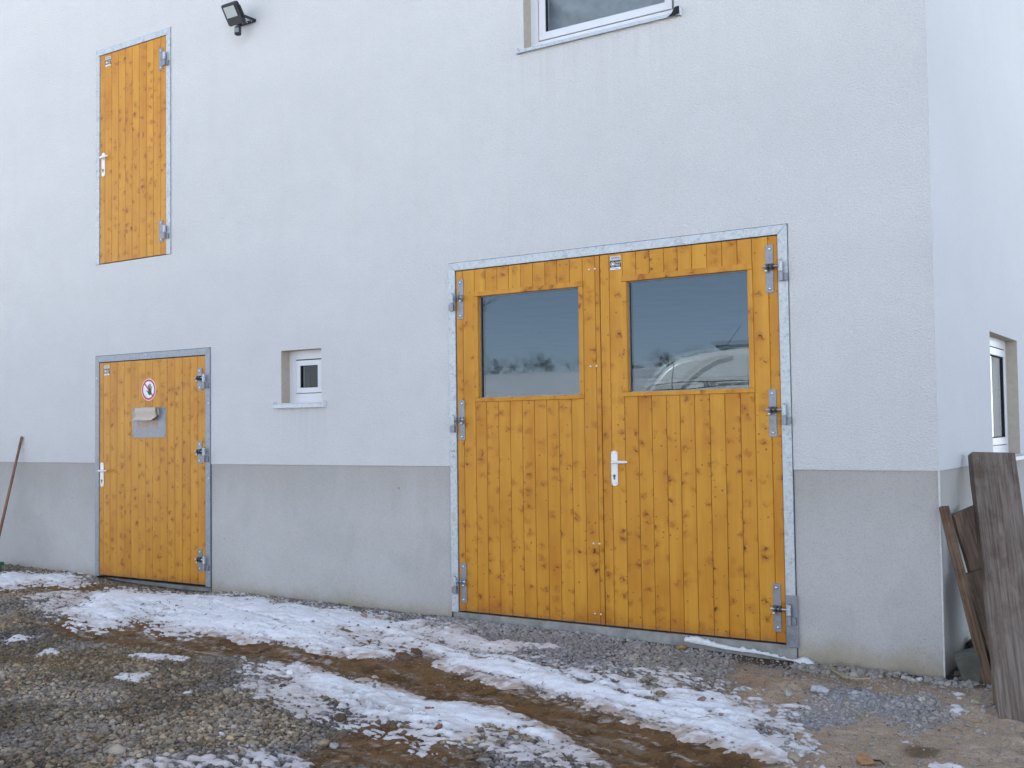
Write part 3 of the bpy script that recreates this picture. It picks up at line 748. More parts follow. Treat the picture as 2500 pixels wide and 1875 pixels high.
def bits(name, label, cat, n_, seed, mk, mat):
    q = np.random.RandomState(seed); m = MB(); k = 0
    while k < n_:
        x_ = q.uniform(-9.5, -1.0); y_ = q.uniform(-3.4, -.05)
        if not in_view(np.array([x_]), np.array([y_]))[0]: continue
        z_ = gz(x_, y_); a = q.uniform(0, pi); L = q.uniform(.012, .055) if mk == 'straw' else q.uniform(.003, .009) * (1 if q.uniform() < .85 else 1.8); k += 1
        if mk == 'straw':
            dx, dy = cos(a) * L, sin(a) * L; bx, by = cos(a + .5) * L * .5, sin(a + .5) * L * .5
            m.tube([(x_ - dx, y_ - dy, z_ + .012), (x_ + q.uniform(-.004, .004), y_, z_ + .019), (x_ + bx, y_ + by, z_ + .013)], q.uniform(.0008, .0022), 3, False)
        else:
            vs = [(x_ + L * q.uniform(.6, 1.4) * cos(t), y_ + L * q.uniform(.6, 1.4) * sin(t), z_ + q.uniform(.006, .016)) for t in (0, 1.2, 2.5, 3.9, 5.1)]
            m.add(vs + [(x_, y_, z_ + .006 + L)], [(i, (i + 1) % 5, 5) for i in range(5)])
    o_ = m.build(name, mat); o_['kind'] = 'stuff'; return tag(o_, label, cat)
def gz(x, y): return float(ground_h(np.array([x]), np.array([y]))[0] + max(0, snow_t(np.array([x]), np.array([y]))[0]))

bits('straw_litter', 'short bits of straw and bark strewn over gravel and snow', 'straw', 420, 5, 'straw', simple('straw_bits', (.20, .14, .075), .8, var=.5, vs=6))
bits('soil_crumbs', 'dark brown soil crumbs strewn over the snow and the track', 'soil', 230, 6, 'crumb', simple('soil_crumb', (.085, .05, .03), .9, var=.5, vs=6))

# ------------------------------------------------------------------ building
bld = thing('farm_building', 'white plastered farm building with grey plinth and orange wooden doors', 'building', (-6, 3, 0))
bld.location = (0, 0, 0)
CX = -1.444                      # right corner
PT = 1.077                       # top of plinth
# openings in the front wall: x0,x1,z0,z1
O_BIG = (-4.962, -2.306, -.3, 2.616)
O_LOW = (-9.266, -7.618, -.3, 2.117)
O_UP = (-9.264, -8.150, 3.008, 5.139)
O_SW = (-6.741, -6.280, 1.595, 2.040)
O_UW = (-4.251, -3.035, 4.123, 5.35)
def wall_grid(mb, u0, u1, z0, z1, holes, put):
    us = sorted({u0, u1, *[h[0] for h in holes], *[h[1] for h in holes]}); us = [u for u in us if u0 <= u <= u1]
    zs = sorted({z0, z1, *[h[2] for h in holes], *[h[3] for h in holes]}); zs = [z for z in zs if z0 <= z <= z1]
    for a, b in zip(us, us[1:]):
        for c, d in zip(zs, zs[1:]):
            if any(h[0] <= (a + b) / 2 <= h[1] and h[2] <= (c + d) / 2 <= h[3] for h in holes): continue
            mb.add([put(a, c), put(b, c), put(b, d), put(a, d)], [(0, 1, 2, 3)])
HF = [O_BIG, O_LOW, O_UP, O_SW, O_UW]
mb = MB(); wall_grid(mb, -19, CX, PT, 7.2, HF, lambda u, z: (u, 0, z)); mb.build('front_wall', MT['plaster'], bld)
mb = MB(); wall_grid(mb, -19, CX - .0, -.8, PT, HF, lambda u, z: (u, .006, z))
mb.box(-19, O_LOW[0], .001, .006, PT - .004, PT) ; mb.box(O_LOW[1], O_BIG[0], .001, .006, PT - .004, PT); mb.box(O_BIG[1], CX - .006, .001, .006, PT - .004, PT)
mb.build('plinth', MT['plinth'], bld)
SWY = (1.695, 2.850, 1.100, 2.000)
mb = MB(); wall_grid(mb, 0, 14, PT, 7.2, [SWY], lambda u, z: (CX, u, z)); mb.build('side_wall', mat_plaster('fine_white_plaster_shade', (.555, .565, .57), (.60, .612, .615), .25), bld)  # finer plaster; the side's duller, bluer light is put into its darker tone
mb = MB(); wall_grid(mb, .006, 14, -.8, PT, [], lambda u, z: (CX - .006, u, z)); mb.box(CX - .005, CX - .0005, .006, 14, PT - .004, PT)
mb.build('side_plinth', MT['plinth'], bld)
# shell so that the inside is dark
mb = MB(); mb.box(-19, CX - .4, 13.6, 14, -.8, 7.2); mb.box(-19, -18.7, .4, 13.6, -.8, 7.2)
mb.box(-18.7, CX - .4, .42, 13.6, 2.75, 2.95); mb.build('inner_shell', MT['inside'], bld)
mb = MB()
wall_grid(mb, -18.7, CX - .3, -.8, 7.2, [O_BIG, O_LOW, O_UP, O_SW, O_UW], lambda u, z: (u, .34, z))
wall_grid(mb, .34, 13.6, -.8, 7.2, [SWY], lambda u, z: (CX - .3, u, z))
mb.build('inner_wall', MT['inside'], bld)
mb = MB(); mb.box(-19.3, CX + .3, -.3, 14.3, 7.2, 7.4); mb.build('roof', MT['concrete'], bld)
mb = MB(); mb.box(-18.7, CX - .3, .36, 13.6, -.2, -.02); mb.build('floor', MT['concrete'], bld)
# corner trim
mb = MB(); mb.box(CX - .0065, CX + .0015, -.002, .009, -.8, PT - .002); mb.build('corner_bead', MT['beadm'], bld)
mb = MB(); mb.box(CX - .006, CX + .001, -.0012, .006, PT, 7.2); mb.build('corner_bead', MT['plaster'], bld)
# reveals
def reveal(o, depth, name='reveal', mat='reveal', bottom=True, y0=.0):
    m = MB(); x0, x1, z0, z1 = o
    m.add([(x0, y0, z0), (x0, depth, z0), (x0, depth, z1), (x0, y0, z1)], [(0, 1, 2, 3)])
    m.add([(x1, y0, z0), (x1, depth, z0), (x1, depth, z1), (x1, y0, z1)], [(0, 1, 2, 3)])
    m.add([(x0, y0, z1), (x1, y0, z1), (x1, depth, z1), (x0, depth, z1)], [(0, 1, 2, 3)])
    if bottom: m.add([(x0, y0, z0), (x1, y0, z0), (x1, depth, z0), (x0, depth, z0)], [(0, 1, 2, 3)])
    return m.build(name, MT[mat], bld)
for o in (O_SW, O_UW): reveal(o, .34)
for o in (O_BIG, O_LOW, O_UP): reveal(o, .34, 'door_reveal', 'seal')
m = MB()
y0, y1, z0, z1 = SWY
m.add([(CX, y0, z0), (CX - .3, y0, z0), (CX - .3, y0, z1), (CX, y0, z1)], [(0, 1, 2, 3)])
m.add([(CX, y1, z0), (CX - .3, y1, z0), (CX - .3, y1, z1), (CX, y1, z1)], [(0, 1, 2, 3)])
m.add([(CX, y0, z1), (CX, y1, z1), (CX - .3, y1, z1), (CX - .3, y0, z1)], [(0, 1, 2, 3)])
m.add([(CX, y0, z0), (CX, y1, z0), (CX - .3, y1, z0), (CX - .3, y0, z0)], [(0, 1, 2, 3)])
m.build('reveal', MT['reveal'], bld)
# thresholds
mb = MB(); mb.box(-4.955, -2.312, .004, .30, -.5, -.012); mb.build('threshold', MT['concrete'], bld, bevel=.004)
mb = MB(); mb.box(-9.26, -7.624, .05, .30, -.5, -.03); mb.build('threshold', MT['concrete'], bld, bevel=.004)

# ---- door frames
def frame(x0, x1, z0, z1, w_, wt, label, yf=-.010, mt='galv', screws=()):
    fr_ = part('door_frame', bld, label=label)
    m = MB(); m.hexa([(x0, yf, z0), (x0 + w_, yf, z0), (x0 + w_, .05, z0), (x0, .05, z0)], [(x0, yf, z1), (x0 + w_, yf, z1 - wt), (x0 + w_, .05, z1 - wt), (x0, .05, z1)]); m.build('jamb', MT[mt], fr_, bevel=.0015)
    m = MB(); m.hexa([(x1 - w_, yf, z0), (x1, yf, z0), (x1, .05, z0), (x1 - w_, .05, z0)], [(x1 - w_, yf, z1 - wt), (x1, yf, z1), (x1, .05, z1), (x1 - w_, .05, z1 - wt)]); m.build('jamb', MT[mt], fr_, bevel=.0015)
    g = .0015
    m = MB(); m.add([(x0 + g, yf, z1 - g * 0), (x0 + w_ + g, yf, z1 - wt + g), (x1 - w_ - g, yf, z1 - wt + g), (x1 - g, yf, z1), (x0 + g, .05, z1), (x0 + w_ + g, .05, z1 - wt + g), (x1 - w_ - g, .05, z1 - wt + g), (x1 - g, .05, z1)],
                    [(0, 1, 2, 3), (7, 6, 5, 4), (0, 4, 5, 1), (1, 5, 6, 2), (2, 6, 7, 3), (3, 7, 4, 0)]); m.build('head_rail', MT[mt], fr_, bevel=.0015)
    for sx_, sz in screws:
        m = MB(); m.ball((0, 0, 0), .007, 8, 4, (1, .5, 1)); m.build('screw', MT['bright'], fr_, smooth=True, loc=(sx_, yf - .001, sz))
    return fr_
frame(-4.958, -2.310, -.01, 2.612, .062, .060, 'galvanised frame with mitred upper corners', screws=[(-4.938, 2.43), (-4.935, 1.78), (-4.935, 1.05), (-4.935, .10), (-2.328, 2.50), (-2.33, 2.30), (-2.325, 1.9), (-2.325, 1.05), (-2.328, .14), (-3.9, 2.595), (-2.9, 2.592)])
frame(-9.262, -7.622, -.012, 2.113, .060, .062, 'blue grey galvanised frame', mt='galv3', screws=[(-9.24, 1.9), (-9.24, 1.0), (-7.64, 1.62), (-7.64, .95), (-7.64, .12), (-8.5, 2.095)])
frame(-9.260, -8.154, 3.010, 5.135, .056, .062, 'galvanised frame partly covered by plaster', mt='galv', screws=[(-9.24, 4.8), (-9.24, 4.0), (-9.24, 3.2), (-8.165, 5.0)])
# lower plate of the right jamb by the bottom hinge
mb = MB(); mb.box(-2.372, -2.296, -.014, -.0105, -.02, .30); mb.build('jamb_plate', MT['galv2'], bld, bevel=.001)
# handwritten mark on the left jamb
mb = MB(); mb.tube([(-4.935 + .008 * cos(t), -.0115, 1.190 + .008 * sin(t)) for t in np.linspace(0, 2 * pi, 9)], .0012, 4); mb.tube([(-4.920, -.0115, 1.200), (-4.914, -.0115, 1.183)], .0012, 4)
mb.build('pencil_mark', MT['print_black'], bld)

# ---- boards
_bm = {}
def board_mesh(w_, h):
    k = (round(w_, 3), round(h, 3))
    if k not in _bm:
        c = .0036; t = .030
        pr = [(0, t), (0, c), (c, 0), (w_ - c, 0), (w_, c), (w_, t)]
        m = MB(); m.prism(pr, 0, h, 'z'); _bm[k] = m.mesh('board')
    return _bm[k]
def board(parent, x0, x1, z0, z1, y=-.006):
    me = board_mesh(x1 - x0 - .0022, z1 - z0)
    return obj('board', me, MT['wood'], parent, loc=(x0 + .0011, y, z0))
def backing(parent, x0, x1, z0, z1):
    m = MB(); m.box(x0, x1, .0245, .040, z0, z1); m.build('backing_panel', MT['seal'], parent)
def hinge(parent, xs_, z0, z1, zr, side, px_, strap_w=.050, yb=-.006, rod=True):
    """strap on the leaf, eye bolt and pin on the frame; side +1 = frame lies to the right"""
    m = MB(); m.box(xs_ - strap_w / 2, xs_ + strap_w / 2, yb - .0065, yb - .0003, z0, z1); m.build('hinge_strap', MT['galv2'], parent, bevel=.0012)
    for zz in (z0 + .027, z1 - .027):
        m = MB(); m.ball((0, 0, 0), .0085, 8, 5, (1, .6, 1)); m.build('strap_bolt', MT['bright'], parent, smooth=True, loc=(xs_ + random.uniform(-.004, .004), yb - .008, zz))
    y = yb - .030
    m = MB(); m.tube([(px_, y, zr - .034), (px_, y, zr + .030)], .0145, 6); m.build('hinge_knuckle', MT['galv'], parent, bevel=.0015)
    m = MB(); m.tube([(px_, y, zr - .095), (px_, y, zr - .036)], .016, 6); 
    m.box(px_ - .004 if side > 0 else px_ - .040, px_ + .040 if side > 0 else px_ + .004, y + .008, -.011, zr - .092, zr - .045)
    m.build('hinge_pin_block', MT['galv2'], parent, bevel=.0015)
    m = MB(); m.tube([(px_, y, zr + .031), (px_, y, zr + .040)], .008, 8); m.build('pin_tip', MT['galv2'], parent)
    if rod:
        m = MB(); m.tube([(px_ - side * .012, y, zr), (xs_ - side * .022, y, zr)], .0065, 8)
        m.tube([(xs_ - side * .014, y, zr), (xs_ - side * .034, y + .000, zr)], .0085, 8)
        m.build('eye_bolt', MT['bright'], parent, smooth=False)
        m = MB(); m.tube([(xs_ + side * .022, y, zr), (xs_ + side * .034, y, zr)], .020, 6)
        m.tube([(xs_ - side * .004, y, zr), (xs_ + side * .008, y, zr)], .020, 6)
        m.box(xs_ - .022, xs_ + .022, y + .004, yb - .0062, zr - .020, zr + .020)
        m.build('bolt_bracket', MT['darkbolt'] if side > 0 else MT['galv2'], parent, bevel=.001)
        m = MB(); m.ball((xs_ - side * .012, y - .002, zr - .026), .010, 8, 5); m.build('grease_nipple', MT['bright'], parent, smooth=True)
    else:
        m = MB(); m.box(min(xs_, px_), max(xs_, px_), yb - .014, yb - .0068, zr - .030, zr + .030); m.build('strap_tongue', MT['galv2'], parent, bevel=.0015)
def handle(parent, xc, z0, z1, zl, zk, length=.115, w_=.049, y=-.006, side=1):
    m = MB(); pts = []
    for s_, zz in ((1, z1), (-1, z0)):
        for t in np.linspace(-1, 1, 7):
            pts.append((xc + s_ * t * w_ / 2 * -1, zz - s_ * .012 * t * t))
    m.prism(pts, y - .009, y - .0003); m.build('handle_plate', MT['alu'], parent, bevel=.003)
    m = MB(); a = (xc, y - .008, zl)
    m.tube([a, (xc, y - .030, zl), (xc + side * .004, y - .043, zl), (xc + side * .018, y - .050, zl), (xc + side * length * .6, y - .052, zl + .001), (xc + side * length, y - .049, zl + .002)], [.0115, .0105, .0115, .0115, .0095, .008], 12)
    m.ball((xc + side * length, y - .049, zl + .002), .008, 8, 5); m.build('door_lever', MT['alu'], parent, smooth=True)
    m = MB(); m.tube([(xc, y - .0125, zk + .006), (xc, y - .0092, zk + .006)], .0105, 12); m.box(xc - .0052, xc + .0052, y - .0115, y - .0092, zk - .019, zk); m.build('lock_cylinder', MT['darkbolt'], parent)
    for sx_ in (-1, 1):
        for zz in (z0 + .019, z1 - .019):
            m = MB(); m.tube([(xc + sx_ * .016, y - .0105, zz), (xc + sx_ * .016, y - .0091, zz)], .0028, 8); m.build('plate_screw', MT['galv2'], parent)
def rrect(x0, x1, z0, z1, r, n=4):
    p = []
    for cx, cz, a0 in ((x1 - r, z1 - r, 0), (x0 + r, z1 - r, 90), (x0 + r, z0 + r, 180), (x1 - r, z0 + r, 270)):
        for k in range(n + 1):
            a = R(a0 + 90 * k / n); p.append((cx + r * cos(a), cz + r * sin(a)))
    return p
def sticker(parent, x0, z1, y=-.006):
    """small two piece maker's sticker: grey strip above a black badge"""
    w_ = .083
    m = MB(); m.prism(rrect(x0, x0 + w_, z1 - .030, z1, .006), y - .0010, y - .0002); s1_ = m.build('sticker', MT['print_grey'], parent, label='small grey strip sticker')
    s1_.data.materials.clear(); s1_.data.materials.append(ST_GREY)
    m = MB(); m.prism(rrect(x0 - .001, x0 + w_ + .001, z1 - .098, z1 - .033, .009), y - .0010, y - .0002); s2_ = m.build('sticker', MT['print_black'], parent, label='black and white badge sticker')
    m = MB(); m.prism(rrect(x0 + .001, x0 + w_ - .001, z1 - .096, z1 - .079, .005), y - .0016, y - .0011); m.build('badge_strip', MT['white'], parent)
    m = MB(); cx, cz = x0 + .021, z1 - .056
    for k in range(20):
        a, b = 2 * pi * k / 20, 2 * pi * (k + 1) / 20
        m.add([(cx + q * cos(t), y - .0013, cz + q * sin(t)) for q, t in ((.0165, a), (.0165, b), (.0135, b), (.0135, a))], [(0, 1, 2, 3)])
    m.prism(rrect(cx - .008, cx + .008, cz - .007, cz + .007, .003), y - .0016, y - .0011); m.build('badge_ring', MT['white'], parent)
    for s_, sz, X, Z, mt, sxx in (('ALLZWECK', .0125, x0 + .010, z1 - .018, 'print_black', 1.0), ('DEMOR', .0145, x0 + .040, z1 - .0515, 'white', .92), ('TEST', .0225, x0 + .040, z1 - .0735, 'white', .78), ('AUF', .008, x0 + .007, z1 - .091, 'print_black', 1), ('SICHERHEIT', .008, x0 + .026, z1 - .091, 'print_black', 1)):
        me = text_mesh(s_, sz, 'lettering', .0002, .0001, sx=sxx); obj('lettering', me, MT[mt], parent, loc=(X, y - .0018, Z))
ST_GREY = simple('silver_strip', (.50, .50, .50), .4)

def seams(lo, hi, first, pitch=.1037):
    xs_ = [lo, first]
    while xs_[-1] + pitch < hi - .03: xs_.append(round(xs_[-1] + pitch, 4))
    return xs_ + [hi]

# loft door
lf = part('door_leaf', bld, label='narrow orange loft door high on the wall')
ss = seams(-9.198, -8.206, -9.122)
for a, b in zip(ss, ss[1:]): board(lf, a, b, 3.016, 5.066)
backing(lf, -9.198, -8.206, 3.016, 5.066)
for z0, z1 in ((4.752, 4.965), (3.132, 3.340)): hinge(lf, -8.281, z0, z1, (z0 + z1) / 2 + .012, 1, -8.205, .050, rod=False)
handle(lf, -9.138, 3.864, 4.102, 4.044, 3.924)
sticker(lf, -9.116, 5.042)
# low door
ld = part('door_leaf', bld, label='orange ground floor door with a prohibition sign')
ss = seams(-9.198, -7.687, -9.138, .1042)
for a, b in zip(ss, ss[1:]): board(ld, a, b, .003, 2.044)
backing(ld, -9.198, -7.687, .003, 2.044)
for z0, z1 in ((1.737, 1.938), (1.080, 1.281), (.120, .321)): hinge(ld, -7.752, z0, z1, (z0 + z1) / 2 + .008, 1, -7.672, .053)
handle(ld, -9.150, .846, 1.083, 1.002, .902)
sticker(ld, -9.129, 2.018)
# double door, left leaf then right leaf
def glazed_leaf(ss, colw, W, Gz, label):
    """ss seams; boards between W[0]..W[1] are cut by the window W=(x0,x1,z0,z1)"""
    L = part('door_leaf', bld, label=label)
    for a, b in zip(ss, ss[1:]):
        mid = (a + b) / 2
        if W[0] < mid < W[1]:
            aa, bb = a, b
            if a < W[0] + .02: aa = W[0] - .0
            board(L, aa, bb, .003, W[2]); board(L, aa, bb, W[3], 2.546)
        else: board(L, a, b, .003, 2.546)
    x0, x1, z0, z1 = W; g0, g1, h0, h1 = Gz
    yb, yf = .030, -.016
    e = .0006
    for nm, q in (('window_bead', ((x0, x1, z1 - (z1 - h1), z1), 'top')), ('window_bead', ((x0, x1, z0, h0), 'bot'))):
        (a, b, c, d), k = q
        m = MB(); m.box(a - .004, b + .004, yf, yb, c, d + (.004 if k == 'top' else 0)); m.build('window_bead', MT['wood'], L, bevel=.003)
    for a, b in ((x0 - .004, g0), (g1, x1 + .004)):
        m = MB(); m.box(a, b, yf + .002, yb, h0 + e, h1 - e); m.build('window_bead', MT['wood'], L, bevel=.003)
    # rebate and the two panes
    m = MB()
    for a, b, c, d in ((g0, g0 + .008, h0, h1), (g1 - .008, g1, h0, h1), (g0, g1, h0, h0 + .006), (g0, g1, h1 - .006, h1)): m.box(a, b, .0201, .036, c, d)
    m.build('glazing_seal', MT['galv2'], L)
    for k, (yy, rot) in enumerate(((.024, 0.0), (.040, .30))):
        m = MB(); m.add([(-(g1 - g0) / 2 - .004, 0, -(h1 - h0) / 2), ((g1 - g0) / 2 + .004, 0, -(h1 - h0) / 2), ((g1 - g0) / 2 + .004, 0, (h1 - h0) / 2), (-(g1 - g0) / 2 - .004, 0, (h1 - h0) / 2)], [(0, 1, 2, 3)])
        p_ = m.build('glass_pane', MT['glass'], L, loc=((g0 + g1) / 2, yy, (h0 + h1) / 2)); p_.rotation_euler = (R(rot * .6), 0, R(rot * .8))
    m = MB(); m.box(ss[0], x0 + .02, .0245, .036, .003, 2.546); m.box(x1 - .02, ss[-1], .0245, .036, .003, 2.546); m.box(x0 + .02, x1 - .02, .0245, .036, .003, z0 + .01); m.box(x0 + .02, x1 - .02, .0245, .036, z1 - .01, 2.546)
    m.build('backing_panel', MT['seal'], L)
    return L
sL = [-4.888, -4.827, -4.719, -4.620, -4.514, -4.411, -4.306, -4.202, -4.098, -3.997, -3.893, -3.789, -3.689, -3.653]
LL = glazed_leaf(sL, .1037, (-4.719, -3.789, 1.556, 2.374), (-4.686, -3.820, 1.586, 2.343), 'left leaf with a nearly square window')
sR = [-3.649, -3.578, -3.474, -3.371, -3.269, -3.162, -3.063, -2.960, -2.853, -2.748, -2.643, -2.545, -2.438, -2.373]
RL = glazed_leaf(sR, .1037, (-3.474, -2.545, 1.562, 2.384), (-3.443, -2.575, 1.591, 2.348), 'right leaf with window, lever handle and badge')
for z0, z1, zr in ((2.183, 2.487, 2.342), (1.272, 1.572, 1.426), (.061, .360, .222)): hinge(LL, -4.841, z0, z1, zr, -1, -4.905)
for z0, z1, zr in ((2.188, 2.492, 2.350), (1.280, 1.580, 1.450), (.068, .367, .212)): hinge(RL, -2.427, z0, z1, zr, 1, -2.345)
for x_, z_ in ((-3.733, 2.456), (-3.686, 2.457), (-3.733, 1.779), (-3.686, 1.779), (-3.733, .552), (-3.686, .553), (-3.731, .071), (-3.684, .071)):
    m = MB(); m.ball((0, 0, 0), .0085, 8, 5, (1, .6, 1)); m.build('dome_bolt', MT['bright'], LL, smooth=True, loc=(x_, -.0065, z_))
handle(RL, -3.556, .953, 1.194, 1.116, 1.016)
sticker(RL, -3.566, 2.532)
# cover batten over the joint of the leaves stands on the left leaf
mb = MB(); mb.box(-3.6885, -3.6535, -.0068, -.0062, .003, 2.546)

# ---- prohibition sign and metal plate on the low door
sg = thing('prohibition_sign', 'round red and white no entry hand sign on the low orange door', 'sign', (-8.461, -.006, 1.764))
def disc(name, r0_, r1_, y, mat, parent, n=40):
    m = MB()
    for k in range(n):
        a, b = 2 * pi * k / n, 2 * pi * (k + 1) / n
        if r0_ > 0: m.add([(q * cos(t), y, q * sin(t)) for q, t in ((r1_, a), (r1_, b), (r0_, b), (r0_, a))], [(0, 1, 2, 3)])
        else: m.add([(0, y, 0), (r1_ * cos(a), y, r1_ * sin(a)), (r1_ * cos(b), y, r1_ * sin(b))], [(0, 1, 2)])
    return m.build(name, mat, parent)
m = MB(); m.prism([(.1025 * cos(t), .1025 * sin(t)) for t in np.linspace(0, 2 * pi, 41)[:-1]], -.0025, -.0003); m.build('sign_disc', MT['white'], sg)
disc('red_ring', .078, .097, -.0029, MT['red'], sg)
m = MB(); a = R(-45); d = Vector((cos(a), 0, sin(a))); nn = Vector((-sin(a), 0, cos(a)))
m.add([tuple(d * s_ * .0795 + nn * t * .0085 + Vector((0, -.0029, 0))) for s_, t in ((-1, -1), (1, -1), (1, 1), (-1, 1))], [(0, 1, 2, 3)]); m.build('red_bar', MT['red'], sg)
m = MB()
m.prism([(.016 + .024 * cos(t), -.022 + .030 * sin(t)) for t in np.linspace(0, 2 * pi, 15)[:-1]], -.0040, -.0033)
for (x0, z0, x1, z1, w_) in ((.000, 0, -.004, .044, .0048), (.012, 0, .012, .056, .0048), (.024, 0, .028, .050, .0048), (.034, -.010, .048, .030, .0046), (.000, -.035, -.026, -.006, .0055)):
    d = Vector((x1 - x0, z1 - z0)).normalized(); nn = Vector((-d.y, d.x)) * w_
    m.prism([(x0 - nn.x, z0 - nn.y), (x1 - nn.x * .8, z1 - nn.y * .8), (x1 + d.x * .004, z1 + d.y * .004), (x1 + nn.x * .8, z1 + nn.y * .8), (x0 + nn.x, z0 + nn.y)], -.0041, -.0034)
m.build('hand_symbol', MT['print_black'], sg)
m = MB()
for pts in ([(-.055, .02), (-.062, .0), (-.05, -.01), (-.035, .0)], [(-.06, -.012), (-.045, -.02), (-.03, -.018)], [(-.05, -.03), (-.055, -.05), (-.035, -.055), (-.02, -.045)], [(-.042, -.022), (-.04, -.04)], [(-.03, -.06), (-.01, -.062)]):
    m.tube([(x_, -.0030, z_) for x_, z_ in pts], .0011, 4)
m.build('figure_outline', MT['print_grey'], sg)

pl = thing('metal_plate', 'grey metal plate with half peeled cream film on the low orange door', 'sign', (-8.456, -.006, 1.458))
m = MB(); m.prism(rrect(-.240, .240, -.140, .140, .006), -.0028, -.0003); m.build('plate', MT['steelplate'], pl, bevel=.0006)
for x_ in (-.225, .225):
    for z_ in (-.123, .123):
        m = MB(); m.ball((0, 0, 0), .0055, 8, 4, (1, .5, 1)); m.build('rivet', MT['darkbolt'], pl, loc=(x_, -.003, z_))
for ch, X in (('G', -.168), ('E', -.052), ('A', .036)):
    me = text_mesh(ch, .150, 'cutout_letter', .0002, .001, sx=.98); obj('cutout_letter', me, MT['cutout'], pl, loc=(X, -.0033, -.050))
m = MB(); m.box(-.120, .085, -.0040, -.0036, .022, .030); m.box(-.10, .07, -.0040, -.0036, .036, .042); m.build('emblem_stripe', MT['steelplate'], pl)
# peeled film: teardrop roll opening towards the viewer
m = MB(); prof = [(-.004, .062), (-.006, .090), (-.010, .120), (-.020, .138), (-.034, .141), (-.048, .130), (-.052, .108), (-.046, .080), (-.036, .058), (-.040, .046), (-.050, .034), (-.056, .018)]
nP = len(prof); cols = 9
vs = []
for j in range(cols):
    t = j / (cols - 1)
    for i, (yy, zz) in enumerate(prof):
        k = max(0, (i - 8) / 3.0)
        xl = -.165 - .045 * k; xr = .150 - .050 * k
        vs.append((xl + (xr - xl) * t, yy * (1 - .28 * (1 - t)), zz + .002 * sin(t * 9 + i)))
fs = [(j * nP + i, j * nP + i + 1, (j + 1) * nP + i + 1, (j + 1) * nP + i) for j in range(cols - 1) for i in range(nP - 1)]
m.add(vs, fs); fo = m.build('peeled_film', MT['film'], pl, smooth=True)
so = fo.modifiers.new('thick', 'SOLIDIFY'); so.thickness = .0008

# ---- small window
def window(x0, x1, z0, z1, yd, sash, fw, sw, glassmat, label=None, curtain=None):
    """white plastic window in the reveal plane y=yd; fw frame width, sw sash width"""
    W = part('window', bld, label=label)
    def ring(name, a, b, c, d, t, y0_, y1_, mat):
        m = MB(); m.box(a, b, y0_, y1_, d - t, d); m.box(a, b, y0_, y1_, c, c + t); m.box(a, a + t, y0_, y1_, c + t, d - t); m.box(b - t, b, y0_, y1_, c + t, d - t)
        return m.build(name, mat, W, bevel=.002)
    ring('window_frame', x0 - .005, x1 + .005, z0, z1 + .005, fw, yd, yd + .07, MT['pvc'])
    ring('gasket', x0 + fw - .006, x1 - fw + .006, z0 + fw - .006, z1 - fw + .006, .006, yd + .004, yd + .05, MT['seal'])
    ring('sash', x0 + fw + .004, x1 - fw - .004, z0 + fw + .004, z1 - fw - .004, sw, yd - .008, yd + .05, MT['pvc'])
    g = fw + .004 + sw
    ring('glass_gasket', x0 + g - .001, x1 - g + .001, z0 + g - .001, z1 - g + .001, .005, yd + .000, yd + .03, MT['seal'])
    m = MB(); m.add([(x0 + g - .003, yd + .012, z0 + g - .003), (x1 - g + .003, yd + .012, z0 + g - .003), (x1 - g + .003, yd + .012, z1 - g + .003), (x0 + g - .003, yd + .012, z1 - g + .003)], [(0, 1, 2, 3)]); m.build('glass_pane', glassmat, W)
    return W
def sill(x0, x1, z0, z1, yo, label=None):
    W = part('window_sill', bld, label=label)
    m = MB(); m.add([(x0, -yo, z0), (x1, -yo, z0), (x1, -yo, z1 - .012), (x0, -yo, z1 - .012), (x0, .10, z1), (x1, .10, z1), (x0, -yo + .004, z0), (x1, -yo + .004, z0)],
                    [(0, 1, 2, 3), (3, 2, 5, 4)]); m.add([(x0, -yo + .003, z0), (x1, -yo + .003, z0), (x1, .0, z0 + .008), (x0, 0, z0 + .008)], [(0, 1, 2, 3)])
    s_ = m.build('sill_sheet', MT['sill'], W)
    for x_ in (x0 - .004, x1 - .001):
        m = MB(); m.box(x_, x_ + .005, -yo - .004, .0, z0 - .003, z1 + .012); m.build('end_cap', MT['pvc'], W, bevel=.001)
    return W
window(*O_SW, .10, None, .080, .045, mat_glass('small_window_glass', .7))
sill(-6.800, -6.236, 1.553, 1.597, .038)
UW = window(*O_UW, .10, None, .070, .055, MT['glass_thin'], label='large upper window with draped curtain')
sill(-4.297, -2.995, 4.092, 4.128, .030)
# curtain folds behind the upper window
m = MB(); nx_, nz_ = 70, 26; vs = []
for j in range(nz_):
    for i in range(nx_):
        u = i / (nx_ - 1); v = j / (nz_ - 1)
        x_ = O_UW[0] + .02 + u * (O_UW[1] - O_UW[0] - .04); z_ = O_UW[2] + .02 + v * 1.2
        ph = (u * 1.2 + v * 1.9) * 13 + 1.6 * sin(u * 5 + v * 3)
        vs.append((x_, .225 + .035 * sin(ph) + .014 * sin(ph * 2.7 + 2), z_))
m.add(vs, [(j * nx_ + i, j * nx_ + i + 1, (j + 1) * nx_ + i + 1, (j + 1) * nx_ + i) for j in range(nz_ - 1) for i in range(nx_ - 1)])
m.build('curtain', MT['curtain'], UW, smooth=True)
m = MB(); m.prism([(-3.085, 4.094), (-3.055, 4.112), (-3.030, 4.150), (-3.000, 4.152), (-3.000, 4.100), (-3.03, 4.092)], -.034, -.0312); m.build('sill_end_dark_gap', MT['seal'], bld)  # dark of the gap at the torn sill end, put in as a black wedge
